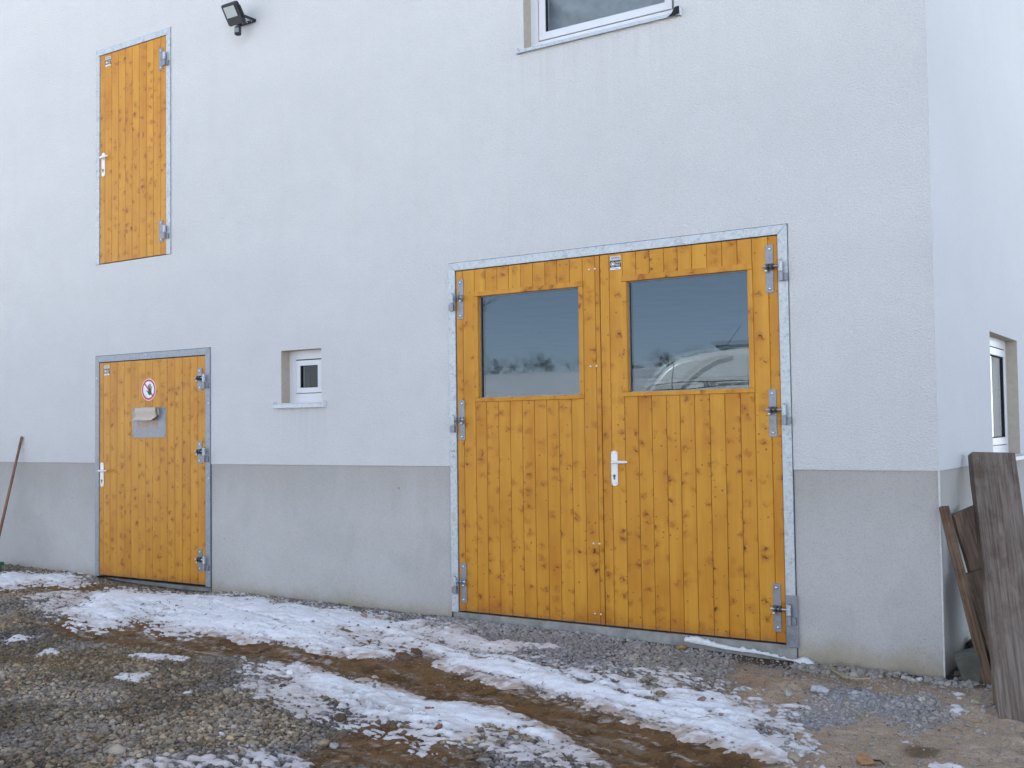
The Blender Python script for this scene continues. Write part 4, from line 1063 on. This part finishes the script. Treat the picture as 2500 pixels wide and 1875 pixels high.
# side window (in the wall that faces right)
W = part('window', bld, label='tall side window with white vertical blinds')
def ringy(name, a, b, c, d, t, x_, x2, mat):
    m = MB(); m.box(x_, x2, a, b, d - t, d); m.box(x_, x2, a, b, c, c + t); m.box(x_, x2, a, a + t, c + t, d - t); m.box(x_, x2, b - t, b, c + t, d - t)
    return m.build(name, mat, W, bevel=.002)
y0, y1, z0, z1 = SWY; xd = CX - .085
ringy('window_frame', y0 - .005, y1 + .005, z0, z1 + .005, .075, xd - .07, xd, MT['pvc'])
ringy('gasket', y0 + .068, y1 - .068, z0 + .068, z1 - .068, .007, xd - .05, xd - .003, MT['seal'])
ringy('sash', y0 + .080, y1 - .080, z0 + .080, z1 - .080, .055, xd - .05, xd + .008, MT['pvc'])
ringy('glass_gasket', y0 + .134, y1 - .134, z0 + .134, z1 - .134, .008, xd - .03, xd, MT['seal'])
m = MB(); m.add([(xd - .012, y0 + .13, z0 + .13), (xd - .012, y1 - .13, z0 + .13), (xd - .012, y1 - .13, z1 - .13), (xd - .012, y0 + .13, z1 - .13)], [(0, 1, 2, 3)]); m.build('glass_pane', MT['glass_thin'], W)
for k in range(7):
    m = MB(); yy = y0 + .16 + k * .125; m.box(xd - .045, xd - .035, yy, yy + .118, z0 + .05, z1 - .05); m.build('blind_slat', MT['white'], W)
W2 = part('window_sill', bld)
m = MB(); m.add([(CX + .045, y0 - .05, 1.062), (CX + .045, y1 + .06, 1.062), (CX + .045, y1 + .06, 1.090), (CX + .045, y0 - .05, 1.090), (CX - .085, y0 - .05, 1.106), (CX - .085, y1 + .06, 1.106)], [(0, 1, 2, 3), (3, 2, 5, 4)])
m.add([(CX + .042, y0 - .05, 1.062), (CX + .042, y1 + .06, 1.062), (CX, y1 + .06, 1.068), (CX, y0 - .05, 1.068)], [(0, 1, 2, 3)]); m.build('sill_sheet', MT['sill'], W2)
for yy in (y0 - .054, y1 + .056):
    m = MB(); m.box(CX, CX + .048, yy, yy + .005, 1.058, 1.112); m.build('end_cap', MT['pvc'], W2)

# ---- floodlight with sensor
fl = thing('floodlight', 'black floodlight with motion sensor on the white wall by the loft door', 'lamp', (-7.125, 0, 4.955))
m = MB()
for sx_ in (-.096, .096): m.box(sx_ - .004, sx_ + .004, -.150, -.012, -.018, .006)
m.box(-.100, .100, -.012, -.002, -.020, .008); m.build('bracket', MT['black'], fl, bevel=.002)
for k in (-.05, .0, .055):
    m = MB(); m.ball((k, -.013, -.005), .006, 8, 4); m.build('bracket_screw', MT['bright'], fl, smooth=True)
hd = part('lamp_head', fl, (0, -.165, .020))
hd.rotation_euler = (R(33), 0, 0)      # tilts the face downwards
# local: face towards -Y
m = MB(); m.prism(rrect(-.092, .092, -.088, .100, .022, 5), -.022, .018); m.build('housing', MT['black'], hd, bevel=.005, seg=3)
m = MB()
for k in range(7): m.box(-.070 + k * .022, -.064 + k * .022, .018, .040, -.05, .07)
m.build('cooling_fins', MT['black'], hd)
m = MB(); m.box(-.104, -.092, -.008, .012, -.03, .01); m.box(.092, .104, -.008, .012, -.03, .06); m.build('side_mount', MT['black'], hd, bevel=.002)
m = MB(); m.prism(rrect(-.068, .068, -.022, .078, .004), -.0265, -.022); m.build('lens_rim', MT['black'], hd)
LENS = simple('frosted_lens', (.38, .42, .41), .25, var=.06, vs=30)
m = MB(); m.prism(rrect(-.064, .064, -.018, .074, .003), -.0285, -.0266); m.build('lens', LENS, hd)
sn_ = part('motion_sensor', fl, (.006, -.125, -.112))
m = MB(); m.tube([(0, 0, .060), (0, 0, .030)], .014, 10); m.tube([(0, 0, .030), (0, 0, -.034)], [.029, .030], 16); m.ball((0, 0, -.034), .030, 12, 6, (1, 1, .35)); m.build('sensor_body', MT['black'], sn_, smooth=False, bevel=.002)
m = MB(); nn_ = 8
for k in range(nn_):
    a, b = R(-150 + 120 * k / nn_), R(-150 + 120 * (k + 1) / nn_)
    m.add([(.0312 * cos(a), .0312 * sin(a), -.024), (.0312 * cos(b), .0312 * sin(b), -.024), (.0312 * cos(b), .0312 * sin(b), .014), (.0312 * cos(a), .0312 * sin(a), .014)], [(0, 1, 2, 3)])
m.build('sensor_window', simple('sensor_lens', (.17, .21, .20), .35), sn_, smooth=True)
m = MB(); m.tube([(.08, -.15, .02), (.05, -.10, -.03), (0, -.06, -.05), (-.02, -.02, -.01)], .004, 6); m.build('cable', MT['black'], fl, smooth=True)

# ---- broom leaning left
br = thing('broom', 'broom with long brown wooden handle leaning against the grey plinth', 'broom', (-10.49, -.33, gz(-10.49, -.33)))
z0 = br.location.z
m = MB(); m.tube([(.018, .315, 1.330 - z0), (.0, .02, .10)], [.0135, .0155], 10); m.ball((.018, .315, 1.330 - z0), .0145, 10, 6); m.build('handle', simple('reddish_handle', (.21, .105, .07), .6, var=.25, vs=12), br, smooth=True)
m = MB(); m.box(-.18, .18, -.035, .035, .075, .11); m.build('broom_head', simple('green_paint', (.02, .10, .05), .5), br, bevel=.008)
m = MB(); rb = np.random.RandomState(3)
for k in range(260):
    x_, y_ = rb.uniform(-.175, .175), rb.uniform(-.03, .03); m.tube([(x_, y_, .08), (x_ * 1.05 + rb.normal(0, .006), y_ * 1.3 - .01, .0)], .0012, 3, False)
o_ = m.build('bristles', simple('green_bristle', (.03, .09, .05), .7), br); o_['kind'] = 'stuff'

# ------------------------------------------------------------------ lumber leaning at the corner
def plank(name, label, B, T, mat, parent_group=None, bevel=.004, cat='plank'):
    """B, T: four corner points of foot and head (front-left, front-right, back-right, back-left)"""
    c = sum((Vector(p) for p in B), Vector()) / 4
    ax = (sum((Vector(p) for p in T), Vector()) / 4 - c); L = ax.length; ax.normalize()
    # local frame: z along the plank
    xx = (Vector(B[1]) - Vector(B[0])).normalized(); yy = ax.cross(xx).normalized(); xx = yy.cross(ax).normalized()
    Mx = Matrix((xx, yy, ax)).transposed().to_4x4(); Mx.translation = c; Mi = Mx.inverted()
    n_ = 9; m = MB(); rings = []
    rb_ = np.random.RandomState(len(label))
    for i in range(n_):
        t = i / (n_ - 1)
        ring_ = []
        for k in range(4):
            p = Vector(B[k]).lerp(Vector(T[k]), t); p = Mi @ p
            p += Vector((rb_.normal(0, .0016), rb_.normal(0, .001), 0)); ring_.append(tuple(p))
        rings.append(ring_)
    vs = [p for q in rings for p in q]
    fs = [(3, 2, 1, 0), tuple(4 * (n_ - 1) + k for k in range(4))] + [(4 * i + k, 4 * i + (k + 1) % 4, 4 * (i + 1) + (k + 1) % 4, 4 * (i + 1) + k) for i in range(n_ - 1) for k in range(4)]
    m.add(vs, fs); o_ = m.build(name, mat, bevel=bevel); o_.matrix_world = Mx
    return tag(o_, label, cat, parent_group)
zb = -.155
plank('wooden_plank', 'wide thick weathered plank leaning at the right edge, tallest of the leaning lumber', 
      [(-1.051, -.625, zb), (-.806, -.600, zb), (-.822, -.515, zb - .0), (-1.078, -.538, zb)],
      [(-1.388, .655, 1.172), (-1.142, .680, 1.166), (-1.170, .742, 1.14), (-1.428, .715, 1.146)], MT['beam'], 'lumber leaning at the building corner')
plank('wooden_stick', 'narrow brown batten leaning on the building corner, leftmost of the leaning lumber',
      [(-1.235, -.02, -.14), (-1.180, -.01, -.14), (-1.188, .045, -.14), (-1.243, .035, -.14)],
      [(-1.444, -.045, .868), (-1.392, -.035, .878), (-1.400, .020, .878), (-1.452, .008, .872)], MT['beam2'], 'lumber leaning at the building corner', .006, 'batten')
plank('wooden_plank', 'dark brown board behind the batten, upper of the two hidden boards',
      [(-1.20, .30, -.13), (-1.03, .42, -.13), (-1.05, .45, -.13), (-1.22, .33, -.13)],
      [(-1.405, .175, .812), (-1.345, .56, .850), (-1.37, .575, .850), (-1.43, .19, .812)], MT['beam2'], 'lumber leaning at the building corner')
plank('wooden_plank', 'short dark board low behind the wide weathered plank',
      [(-1.16, .05, -.13), (-1.00, .25, -.13), (-1.03, .27, -.13), (-1.19, .07, -.13)],
      [(-1.345, .13, .47), (-1.245, .42, .50), (-1.27, .44, .50), (-1.37, .15, .47)], MT['beam2'], 'lumber leaning at the building corner')
plank('wooden_plank', 'thin yellowish board edge close behind the wide weathered plank',
      [(-1.115, -.42, -.14), (-1.00, -.40, -.14), (-1.005, -.36, -.14), (-1.120, -.38, -.14)],
      [(-1.235, .10, .40), (-1.10, .12, .40), (-1.105, .16, .40), (-1.24, .14, .40)], mat_oldwood('yellowish_lumber', (.15, .115, .065), (.21, .165, .10), (.09, .065, .04)), 'lumber leaning at the building corner')
# concrete block and rubble
m = MB(); m.box(-.062, .062, -.055, .055, 0, .17); cb = m.build('concrete_block', MT['darkconcrete'], bevel=.006); cb.location = (-1.292, .035, gz(-1.29, .035) + .004); cb.rotation_euler = (R(8), R(-17), R(18))
tag(cb, 'tilted grey concrete block on the ground behind the leaning lumber', 'block')
def rock(name, label, x, y, s, col, cat='stone', seed=1, sink=.25, group=None, zoff=0, rough=.22, sub=1, flat_=.62, mat=None):
    q = np.random.RandomState(seed)
    V = IV * (1 + q.uniform(-rough, rough, (12, 1))); F = [tuple(a) for a in IF]
    m = MB(); m.add([(a * s * 1.15, b * s * .85, c * s * flat_) for a, b, c in V], F)
    me = m.mesh(name)
    o_ = obj(name, me, mat or simple(name + '_surface', col, .88, var=.3, vs=45, bump=.7), smooth=sub > 1)
    if sub:
        sb_ = o_.modifiers.new('subd', 'SUBSURF'); sb_.levels = sb_.render_levels = sub; sb_.subdivision_type = 'SIMPLE' if sub == 1 else 'CATMULL_CLARK'
        tx = bpy.data.textures.new('rk%d' % seed, 'CLOUDS'); tx.noise_scale = s * .6
        dm = o_.modifiers.new('disp', 'DISPLACE'); dm.texture = tx; dm.strength = s * .30; dm.mid_level = .5
    o_.location = (x, y, gz(x, y) + s * flat_ * (1 - 2 * sink) + zoff); o_.rotation_euler = (q.uniform(-.3, .3), q.uniform(-.3, .3), q.uniform(0, 6))
    return tag(o_, label, cat, group)
heap = [(-1.36, .62, .11, (.05, .048, .04), 'rearmost dark rubble stone of the heap, touching the side wall'), (-1.22, .50, .09, (.06, .055, .045), 'dark rubble stone in the middle of the heap behind the planks'),
        (-1.30, .30, .085, (.05, .045, .04), 'dark rubble stone right behind the tilted concrete block'), (-1.16, .22, .075, (.055, .05, .04), 'dark rubble stone under the short dark board'),
        (-1.385, .22, .05, (.07, .06, .05), 'small brown rubble stone against the side wall plinth'), (-1.12, .02, .06, (.07, .06, .05), 'brown rubble stone right of the concrete block'), (-1.38, .08, .035, (.09, .08, .06), 'smallest brown rubble stone, between the block and the corner')]
for i, (x_, y_, s_, c_, lb_) in enumerate(heap):
    rock('rubble_stone', lb_, x_, y_, s_, c_, seed=50 + i, sink=.2, group='rubble heaped behind the lumber', flat_=.8)

MTS = MT['snow_plain']
ROCKS = [
    ('stone', 'smooth brown stone on the snow in front of the double door', -2.421, -1.202, 0.0290, (0.24, 0.17, 0.13), 'stone', 0.55),
    ('stone', 'tan stone at the tip of the long snow band', -1.723, -1.771, 0.0368, (0.3, 0.25, 0.18), 'stone', 0.60),
    ('soil_clod', 'dark brown clod at the lower edge of the near snow band', -3.923, -2.364, 0.0370, (0.09, 0.06, 0.04), 'clod', 0.75),
    ('stone', 'tan stone beside a grey one at the bottom of the yard', -3.735, -2.695, 0.0285, (0.34, 0.24, 0.14), 'stone', 0.70),
    ('stone', 'pale grey stone right of the tan one at the bottom of the yard', -3.664, -2.696, 0.0262, (0.34, 0.34, 0.3), 'stone', 0.75),
    ('soil_clod', 'dark brown clod at the end of the inner mud strip, right one', -4.471, -1.049, 0.0402, (0.11, 0.06, 0.035), 'clod', 0.50),
    ('soil_clod', 'flat brown clod where the mud strip meets the snow, left one', -4.455, -1.206, 0.0579, (0.12, 0.07, 0.04), 'clod', 0.45),
    ('brick_piece', 'reddish brick piece on the snow left of the double door', -5.510, -0.370, 0.0282, (0.36, 0.2, 0.14), 'brick piece', 0.60),
    ('brick_piece', 'smaller pinkish brick piece on the snow by the gravel edge', -5.355, -0.387, 0.0278, (0.38, 0.25, 0.2), 'brick piece', 0.50),
    ('stone', 'dark grey pointed stone below the near snow band', -2.945, -2.244, 0.0218, (0.14, 0.14, 0.15), 'stone', 0.80),
    ('snow_lump', 'round snow lump at the head of the near snow band', -4.805, -1.845, 0.0331, (0.8, 0.8, 0.82), 'snow lump', 0.80),
    ('snow_lump', 'small round snow lump at the left end of the long snow band', -7.219, -1.597, 0.0248, (0.8, 0.8, 0.82), 'snow lump', 0.80),
    ('brick_piece', 'orange brown brick piece at the bottom edge of the yard', -1.430, -1.673, 0.0426, (0.34, 0.18, 0.08), 'brick piece', 0.50),
    ('stone', 'large pale flat stone on the rubble right of the double door', -1.957, -0.655, 0.0472, (0.42, 0.42, 0.42), 'stone', 0.60),
    ('stone', 'small bluish stone alone on the sandy ground', -1.691, -1.582, 0.0170, (0.4, 0.42, 0.48), 'stone', 0.70),
    ('stone', 'beige stone among the dark gravel left of the snow lump', -5.355, -1.706, 0.0246, (0.4, 0.38, 0.3), 'stone', 0.70),
    ('brick_piece', 'flat red brown chip on the near snow band', -3.589, -2.047, 0.0218, (0.3, 0.13, 0.08), 'chip', 0.30),
    ('soil_clod', 'reddish brown clod in the dirty part of the near snow band', -3.367, -2.259, 0.0248, (0.2, 0.09, 0.05), 'clod', 0.60),
    ('stone', 'ochre stone half buried below the threshold of the double door', -3.056, -0.064, 0.0326, (0.25, 0.16, 0.07), 'stone', 0.70),
    ('stone', 'cream stone in the fine gravel near the building corner', -1.455, -0.514, 0.0259, (0.5, 0.46, 0.36), 'stone', 0.70),
    ('stone', 'pale angular stone left of the large flat stone', -2.081, -0.809, 0.0278, (0.36, 0.34, 0.3), 'stone', 0.70),
    ('stone', 'grey stone half sunk in the mud at the bottom edge', -3.075, -2.594, 0.0190, (0.2, 0.18, 0.15), 'stone', 0.60),
    ('stone', 'long flat grey stone at the bottom edge of the yard', -2.904, -2.529, 0.0396, (0.24, 0.23, 0.21), 'stone', 0.35),
    ('stone', 'yellowish stone on the rubble heap by the corner', -1.776, -0.775, 0.0230, (0.38, 0.33, 0.22), 'stone', 0.60),
    ('soil_clod', 'black clod in the patchy snow of the near band', -4.609, -2.099, 0.0267, (0.06, 0.05, 0.045), 'clod', 0.50),
    ('stone', 'white crusted stone beside the corner of the plinth', -1.558, -0.127, 0.0301, (0.55, 0.54, 0.54), 'stone', 0.50),
    ('plaster_piece', 'broken grey plaster piece at the foot of the corner wall', -1.595, -0.151, 0.0501, (0.38, 0.37, 0.34), 'plaster piece', 0.30),
    ('stone', 'mottled yellow stone in front of the concrete block', -1.200, -0.418, 0.0309, (0.36, 0.33, 0.22), 'stone', 0.50),
]
for i, (nm, lb, x_, y_, s_, c_, cat, fl_) in enumerate(ROCKS):
    rock(nm, lb, x_, y_, s_, c_, cat, seed=100 + i, flat_=fl_, mat=MTS if cat == 'snow lump' else None, sub=2 if cat == 'snow lump' else 1)
CHP = [(-2.093, -0.074), (-2.01, -0.21), (-1.918, -0.317), (-1.842, -0.339), (-1.778, -0.321)]
m = MB(); vs = []
for i, (a, b) in enumerate(CHP):
    d = Vector(CHP[min(i+1,len(CHP)-1)]) - Vector(CHP[max(i-1,0)]); d.normalize(); w_ = 0.011 * (1.0 if 0 < i < len(CHP)-1 else .45); z_ = gz(a, b) + 0.03
    vs += [(a - d.y*w_, b + d.x*w_, z_), (a + d.y*w_, b - d.x*w_, z_ + .004), (a + d.y*w_, b - d.x*w_, z_ - .004), (a - d.y*w_, b + d.x*w_, z_ - .006)]
for i in range(len(CHP)-1):
    o = 4*i; m.f += [(o+k, o+(k+1)%4, o+4+(k+1)%4, o+4+k) for k in range(4)]
m.f += [(0,1,2,3), tuple(len(vs)-4+k for k in range(4))]; m.v = vs
tag(m.build('wood_shaving', simple('wood_shaving_surface', (0.34, 0.29, 0.15), .7, var=.15, vs=60)), 'curved yellow wood shaving at the foot of the corner wall', 'wood shaving')
CHP = [(-2.06, -0.076), (-2.04, 0.01)]
m = MB(); vs = []
for i, (a, b) in enumerate(CHP):
    d = Vector(CHP[min(i+1,len(CHP)-1)]) - Vector(CHP[max(i-1,0)]); d.normalize(); w_ = 0.006 * (1.0 if 0 < i < len(CHP)-1 else .45); z_ = gz(a, b) + 0.03
    vs += [(a - d.y*w_, b + d.x*w_, z_), (a + d.y*w_, b - d.x*w_, z_ + .004), (a + d.y*w_, b - d.x*w_, z_ - .004), (a - d.y*w_, b + d.x*w_, z_ - .006)]
for i in range(len(CHP)-1):
    o = 4*i; m.f += [(o+k, o+(k+1)%4, o+4+(k+1)%4, o+4+k) for k in range(4)]
m.f += [(0,1,2,3), tuple(len(vs)-4+k for k in range(4))]; m.v = vs
tag(m.build('wood_shaving', simple('wood_shaving_surface', (0.36, 0.28, 0.16), .7, var=.15, vs=60)), 'short straight wood splinter beside the curved shaving', 'wood shaving')
CHP = [(-1.239, -0.683), (-1.18, -0.716), (-1.129, -0.73)]
m = MB(); vs = []
for i, (a, b) in enumerate(CHP):
    d = Vector(CHP[min(i+1,len(CHP)-1)]) - Vector(CHP[max(i-1,0)]); d.normalize(); w_ = 0.0022 * (1.0 if 0 < i < len(CHP)-1 else .45); z_ = gz(a, b) + 0.014
    vs += [(a - d.y*w_, b + d.x*w_, z_), (a + d.y*w_, b - d.x*w_, z_ + .004), (a + d.y*w_, b - d.x*w_, z_ - .004), (a - d.y*w_, b + d.x*w_, z_ - .006)]
for i in range(len(CHP)-1):
    o = 4*i; m.f += [(o+k, o+(k+1)%4, o+4+(k+1)%4, o+4+k) for k in range(4)]
m.f += [(0,1,2,3), tuple(len(vs)-4+k for k in range(4))]; m.v = vs
tag(m.build('straw', simple('straw_surface', (0.36, 0.27, 0.14), .7, var=.15, vs=60)), 'long thin straw lying on the sand by the wide plank', 'straw')
CHP = [(-1.439, -1.655), (-1.373, -1.634), (-1.341, -1.686)]
m = MB(); vs = []
for i, (a, b) in enumerate(CHP):
    d = Vector(CHP[min(i+1,len(CHP)-1)]) - Vector(CHP[max(i-1,0)]); d.normalize(); w_ = 0.003 * (1.0 if 0 < i < len(CHP)-1 else .45); z_ = gz(a, b) + 0.014
    vs += [(a - d.y*w_, b + d.x*w_, z_), (a + d.y*w_, b - d.x*w_, z_ + .004), (a + d.y*w_, b - d.x*w_, z_ - .004), (a - d.y*w_, b + d.x*w_, z_ - .006)]
for i in range(len(CHP)-1):
    o = 4*i; m.f += [(o+k, o+(k+1)%4, o+4+(k+1)%4, o+4+k) for k in range(4)]
m.f += [(0,1,2,3), tuple(len(vs)-4+k for k in range(4))]; m.v = vs
tag(m.build('wire', simple('wire_surface', (0.03, 0.03, 0.03), .7, var=.15, vs=60)), 'thin dark wire on the stones at the bottom right edge', 'wire')

# plaster crumbs lying along the foot of the wall near the corner
# plastic film strip on the threshold
m = MB(); rb = np.random.RandomState(5); nn_ = 60; vs = []
for i in range(nn_):
    t = i / (nn_ - 1); x_ = -3.06 + t * .86
    zz = -.046 - .060 * t + .003 * sin(t * 13) ; h_ = .010 + .022 * math.exp(-((t - .12) / .12) ** 2) + .006 * math.exp(-((t - .45) / .25) ** 2) + .010 * rb.uniform(-.4, 1) * (t < .8) - .007 * sstep(.55, .75, t) + .030 * math.exp(-((t - .93) / .05) ** 2)
    vs += [(x_, -.020 - .006 * sin(t * 7) - .03 * math.exp(-((t - .93) / .05) ** 2), zz - h_ * .2), (x_, -.014 - .004 * sin(t * 9), zz + h_ * .6), (x_, -.004, zz + h_)]
m.add(vs, [(3 * i + k, 3 * i + 3 + k, 3 * i + 4 + k, 3 * i + 1 + k) for i in range(nn_ - 1) for k in range(2)])
pf = m.build('plastic_strip', simple('white_film', (.66, .67, .66), .4, var=.1, vs=40, bump=.5), smooth=True); so = pf.modifiers.new('t', 'SOLIDIFY'); so.thickness = .003
tag(pf, 'crumpled white plastic strip along the concrete threshold of the double door', 'plastic film')

# ------------------------------------------------------------------ across the yard: van, trees (seen in the door glass)
VY = -11.1
vz = float(base_h(np.array([-7.0]), np.array([-12.0]))[0])
VAN = thing('van', 'white high roofed van parked across the yard, mirrored in the right door window', 'van', (-8, VY - 1, vz))
VAN.location = (0, 0, 0)
vp = simple('white_van_paint', (.80, .82, .84), .28, var=.02, vs=2)
prof = [(-10.05, .45), (-10.10, .85), (-10.0, 1.10), (-9.35, 1.36), (-8.95, 1.90), (-8.72, 2.20), (-8.50, 2.42), (-8.25, 2.56), (-7.85, 2.63), (-7.3, 2.68), (-6.2, 2.70), (-4.6, 2.68), (-4.20, 2.58), (-4.08, 2.2), (-4.05, .45)]
prof = [(a, b if b > 1.2 else b - .2) for a, b in prof]
m = MB(); m.prism(prof, VY - 1.95, VY); b_ = m.build('body', vp, VAN, bevel=.12, seg=5)
for p in b_.data.polygons: p.use_smooth = True
dk = simple('van_glass', (.015, .018, .02), .05)
grp = simple('grey_stripe', (.34, .36, .36), .4)
m = MB(); m.prism([(-9.25, 1.42), (-8.72, 2.02), (-8.02, 2.02), (-8.02, 1.38)], VY - .002, VY + .010); m.build('side_window', dk, VAN)
m = MB(); m.hexa([(-9.34, VY - 1.8, 1.40), (-9.34, VY - .15, 1.40), (-9.30, VY - .15, 1.36), (-9.30, VY - 1.8, 1.36)], [(-8.80, VY - 1.75, 2.12), (-8.80, VY - .2, 2.12), (-8.76, VY - .2, 2.10), (-8.76, VY - 1.75, 2.10)]); m.build('windscreen', dk, VAN)
def strip(name, pts, w_, mat, y=VY + .004):
    m = MB(); vs = []
    for i, (a, b) in enumerate(pts):
        d = Vector(pts[min(i + 1, len(pts) - 1)]) - Vector(pts[max(i - 1, 0)]); d.normalize(); n_ = Vector((-d.y, d.x)) * w_ / 2
        vs += [(a + n_.x, y, b + n_.y), (a - n_.x, y, b - n_.y)]
    m.add(vs, [(2 * i, 2 * i + 1, 2 * i + 3, 2 * i + 2) for i in range(len(pts) - 1)]); return m.build(name, mat, VAN)
strip('curved_trim', [(-8.35, 1.85), (-8.15, 2.02), (-7.95, 2.20), (-7.75, 2.34), (-7.5, 2.46), (-7.2, 2.52)], .075, grp)
strip('panel_seam', [(-8.75, 2.10), (-8.2, 2.14), (-7.2, 2.13), (-5.0, 2.13)], .012, dk)
strip('panel_seam', [(-8.9, 1.98), (-8.2, 2.00), (-7.4, 2.06), (-6.9, 2.10), (-6.3, 2.18)], .012, dk)
strip('panel_seam', [(-8.32, 2.50), (-8.36, 2.2), (-8.36, .6)], .010, dk)
strip('door_post', [(-6.98, 2.56), (-6.98, .7)], .085, MT['white'])
m = MB(); m.box(-7.55, -7.45, VY - 1.4, VY - .25, 2.68, 2.74); m.box(-6.75, -6.65, VY - 1.4, VY - .25, 2.68, 2.74)
m.box(-7.60, -6.60, VY - .32, VY - .20, 2.72, 2.77); m.box(-7.60, -6.60, VY - 1.45, VY - 1.33, 2.72, 2.77); m.build('roof_rack', MT['black'], VAN, bevel=.01)
m = MB(); m.tube([(-7.62, VY - .5, 2.66), (-7.25, VY - .5, 3.12)], .006, 5); m.build('antenna', MT['black'], VAN)
for x_ in (-9.15, -5.1):
    wr = part('wheel', VAN, (x_, VY - .02, vz + .36))
    m = MB(); m.tube([(0, -.22, 0), (0, .04, 0)], .36, 28); m.build('tyre', simple('tyre_rubber', (.02, .02, .02), .8), wr, bevel=.04)
    m = MB(); m.tube([(0, .03, 0), (0, .055, 0)], .20, 16); m.build('rim', MT['galv2'], wr, bevel=.01)
    wr = part('wheel', VAN, (x_, VY - 1.75, vz + .36))
    m = MB(); m.tube([(0, -.22, 0), (0, .04, 0)], .36, 28); m.build('tyre', MT['black'], wr, bevel=.04)
m = MB(); m.box(-10.18, -9.95, VY - 1.9, VY - .05, vz + .38, vz + .72); m.build('bumper', MT['black'], VAN, bevel=.05)
for yy in (VY - 1.75, VY - .45):
    m = MB(); m.box(-10.12, -10.0, yy, yy + .28, vz + .90, vz + 1.08); m.build('headlight', MT['sill'], VAN, bevel=.03)
m = MB(); m.box(-9.12, -9.0, VY + .02, VY + .24, 1.45, 1.75); m.build('wing_mirror', MT['black'], VAN, bevel=.03)
for s_, sz, X, Z in (('Immer meine Wahl', .105, -6.93, 2.052), ('Immer meine Welt', .060, -7.25, 1.95), ('Technologies', .125, -6.12, 2.055)):
    me = text_mesh(s_, sz, 'lettering', .001, .002); o_ = obj('lettering', me, simple('dark_grey_lettering', (.13, .14, .15), .5), VAN, loc=(X, VY + .008, Z)); o_.rotation_euler = (0, 0, pi)

def bare_tree(x, y, h, seed, label, group='bare trees on the snowy ridge', spread=.5, depth=4):
    q = random.Random(seed); z0_ = float(base_h(np.array([x]), np.array([y]))[0]) - .1
    T = thing('bare_tree', label, 'tree', (x, y, z0_), group)
    trunk = MB(); crown = MB()
    def limb(p, d, L, r, k):
        b = Vector((q.uniform(-1, 1), q.uniform(-1, 1), q.uniform(-.3, .6))) * L * .10
        crown.tube([p, p + d * L * .5 + b, p + d * L + b * .6], [r, r * .7, r * .35], 3, False)
        if k < depth - 1:
            for i in range(7 if k == 0 else 6):
                t = q.uniform(.25, 1.0); a = q.uniform(0, 2 * pi); s_ = q.uniform(.4, 1.0)
                nd = (d + Vector((cos(a) * s_, sin(a) * s_, q.uniform(-.1, .3)))).normalized()
                limb(p + d * L * t + b * t, nd, L * q.uniform(.35, .6), r * .5, k + 1)
    trunk.tube([(0, 0, 0), (q.uniform(-.1, .1), 0, h * .2), (q.uniform(-.15, .15), 0, h * .45)], [h * .022, h * .017, h * .010], 6, False)
    for i in range(9):
        a = q.uniform(0, 2 * pi); s_ = q.uniform(.2, 1.0) * (spread + .4)
        limb(Vector((0, 0, h * q.uniform(.08, .42))), Vector((cos(a) * s_, sin(a) * s_, 1)).normalized(), h * q.uniform(.35, .55), h * .009, 0)
    trunk.build('trunk', BARK, T); c_ = crown.build('crown', BARK, T)
BARK = simple('dark_bark', (.095, .085, .075), .9, var=.3, vs=3)
bare_tree(-22.9, -22.0, 7.5, 1, 'lone bare tree on the snowy field, mirrored in the left door window', None)
bare_tree(-26.5, -24.0, 6.5, 2, 'smaller bare tree behind the lone one on the snowy field', None)
q = random.Random(5)
kinds = ['tall bare tree in the row along the snowy ridge', 'low bare bush in the row along the snowy ridge']
for i in range(72):
    tall = i % 9 == 4 or i > 20 and i % 4 == 0
    bare_tree(-84 + i * .68 + q.uniform(-.4, .4), -(97 + q.uniform(-2, 6)), q.uniform(1.9, 2.6) if tall else q.uniform(1.0, 1.7), 20 + i, kinds[0 if tall else 1],
              group='tall bare trees on the ridge' if tall else 'low bare bushes on the ridge', depth=3, spread=1.1)
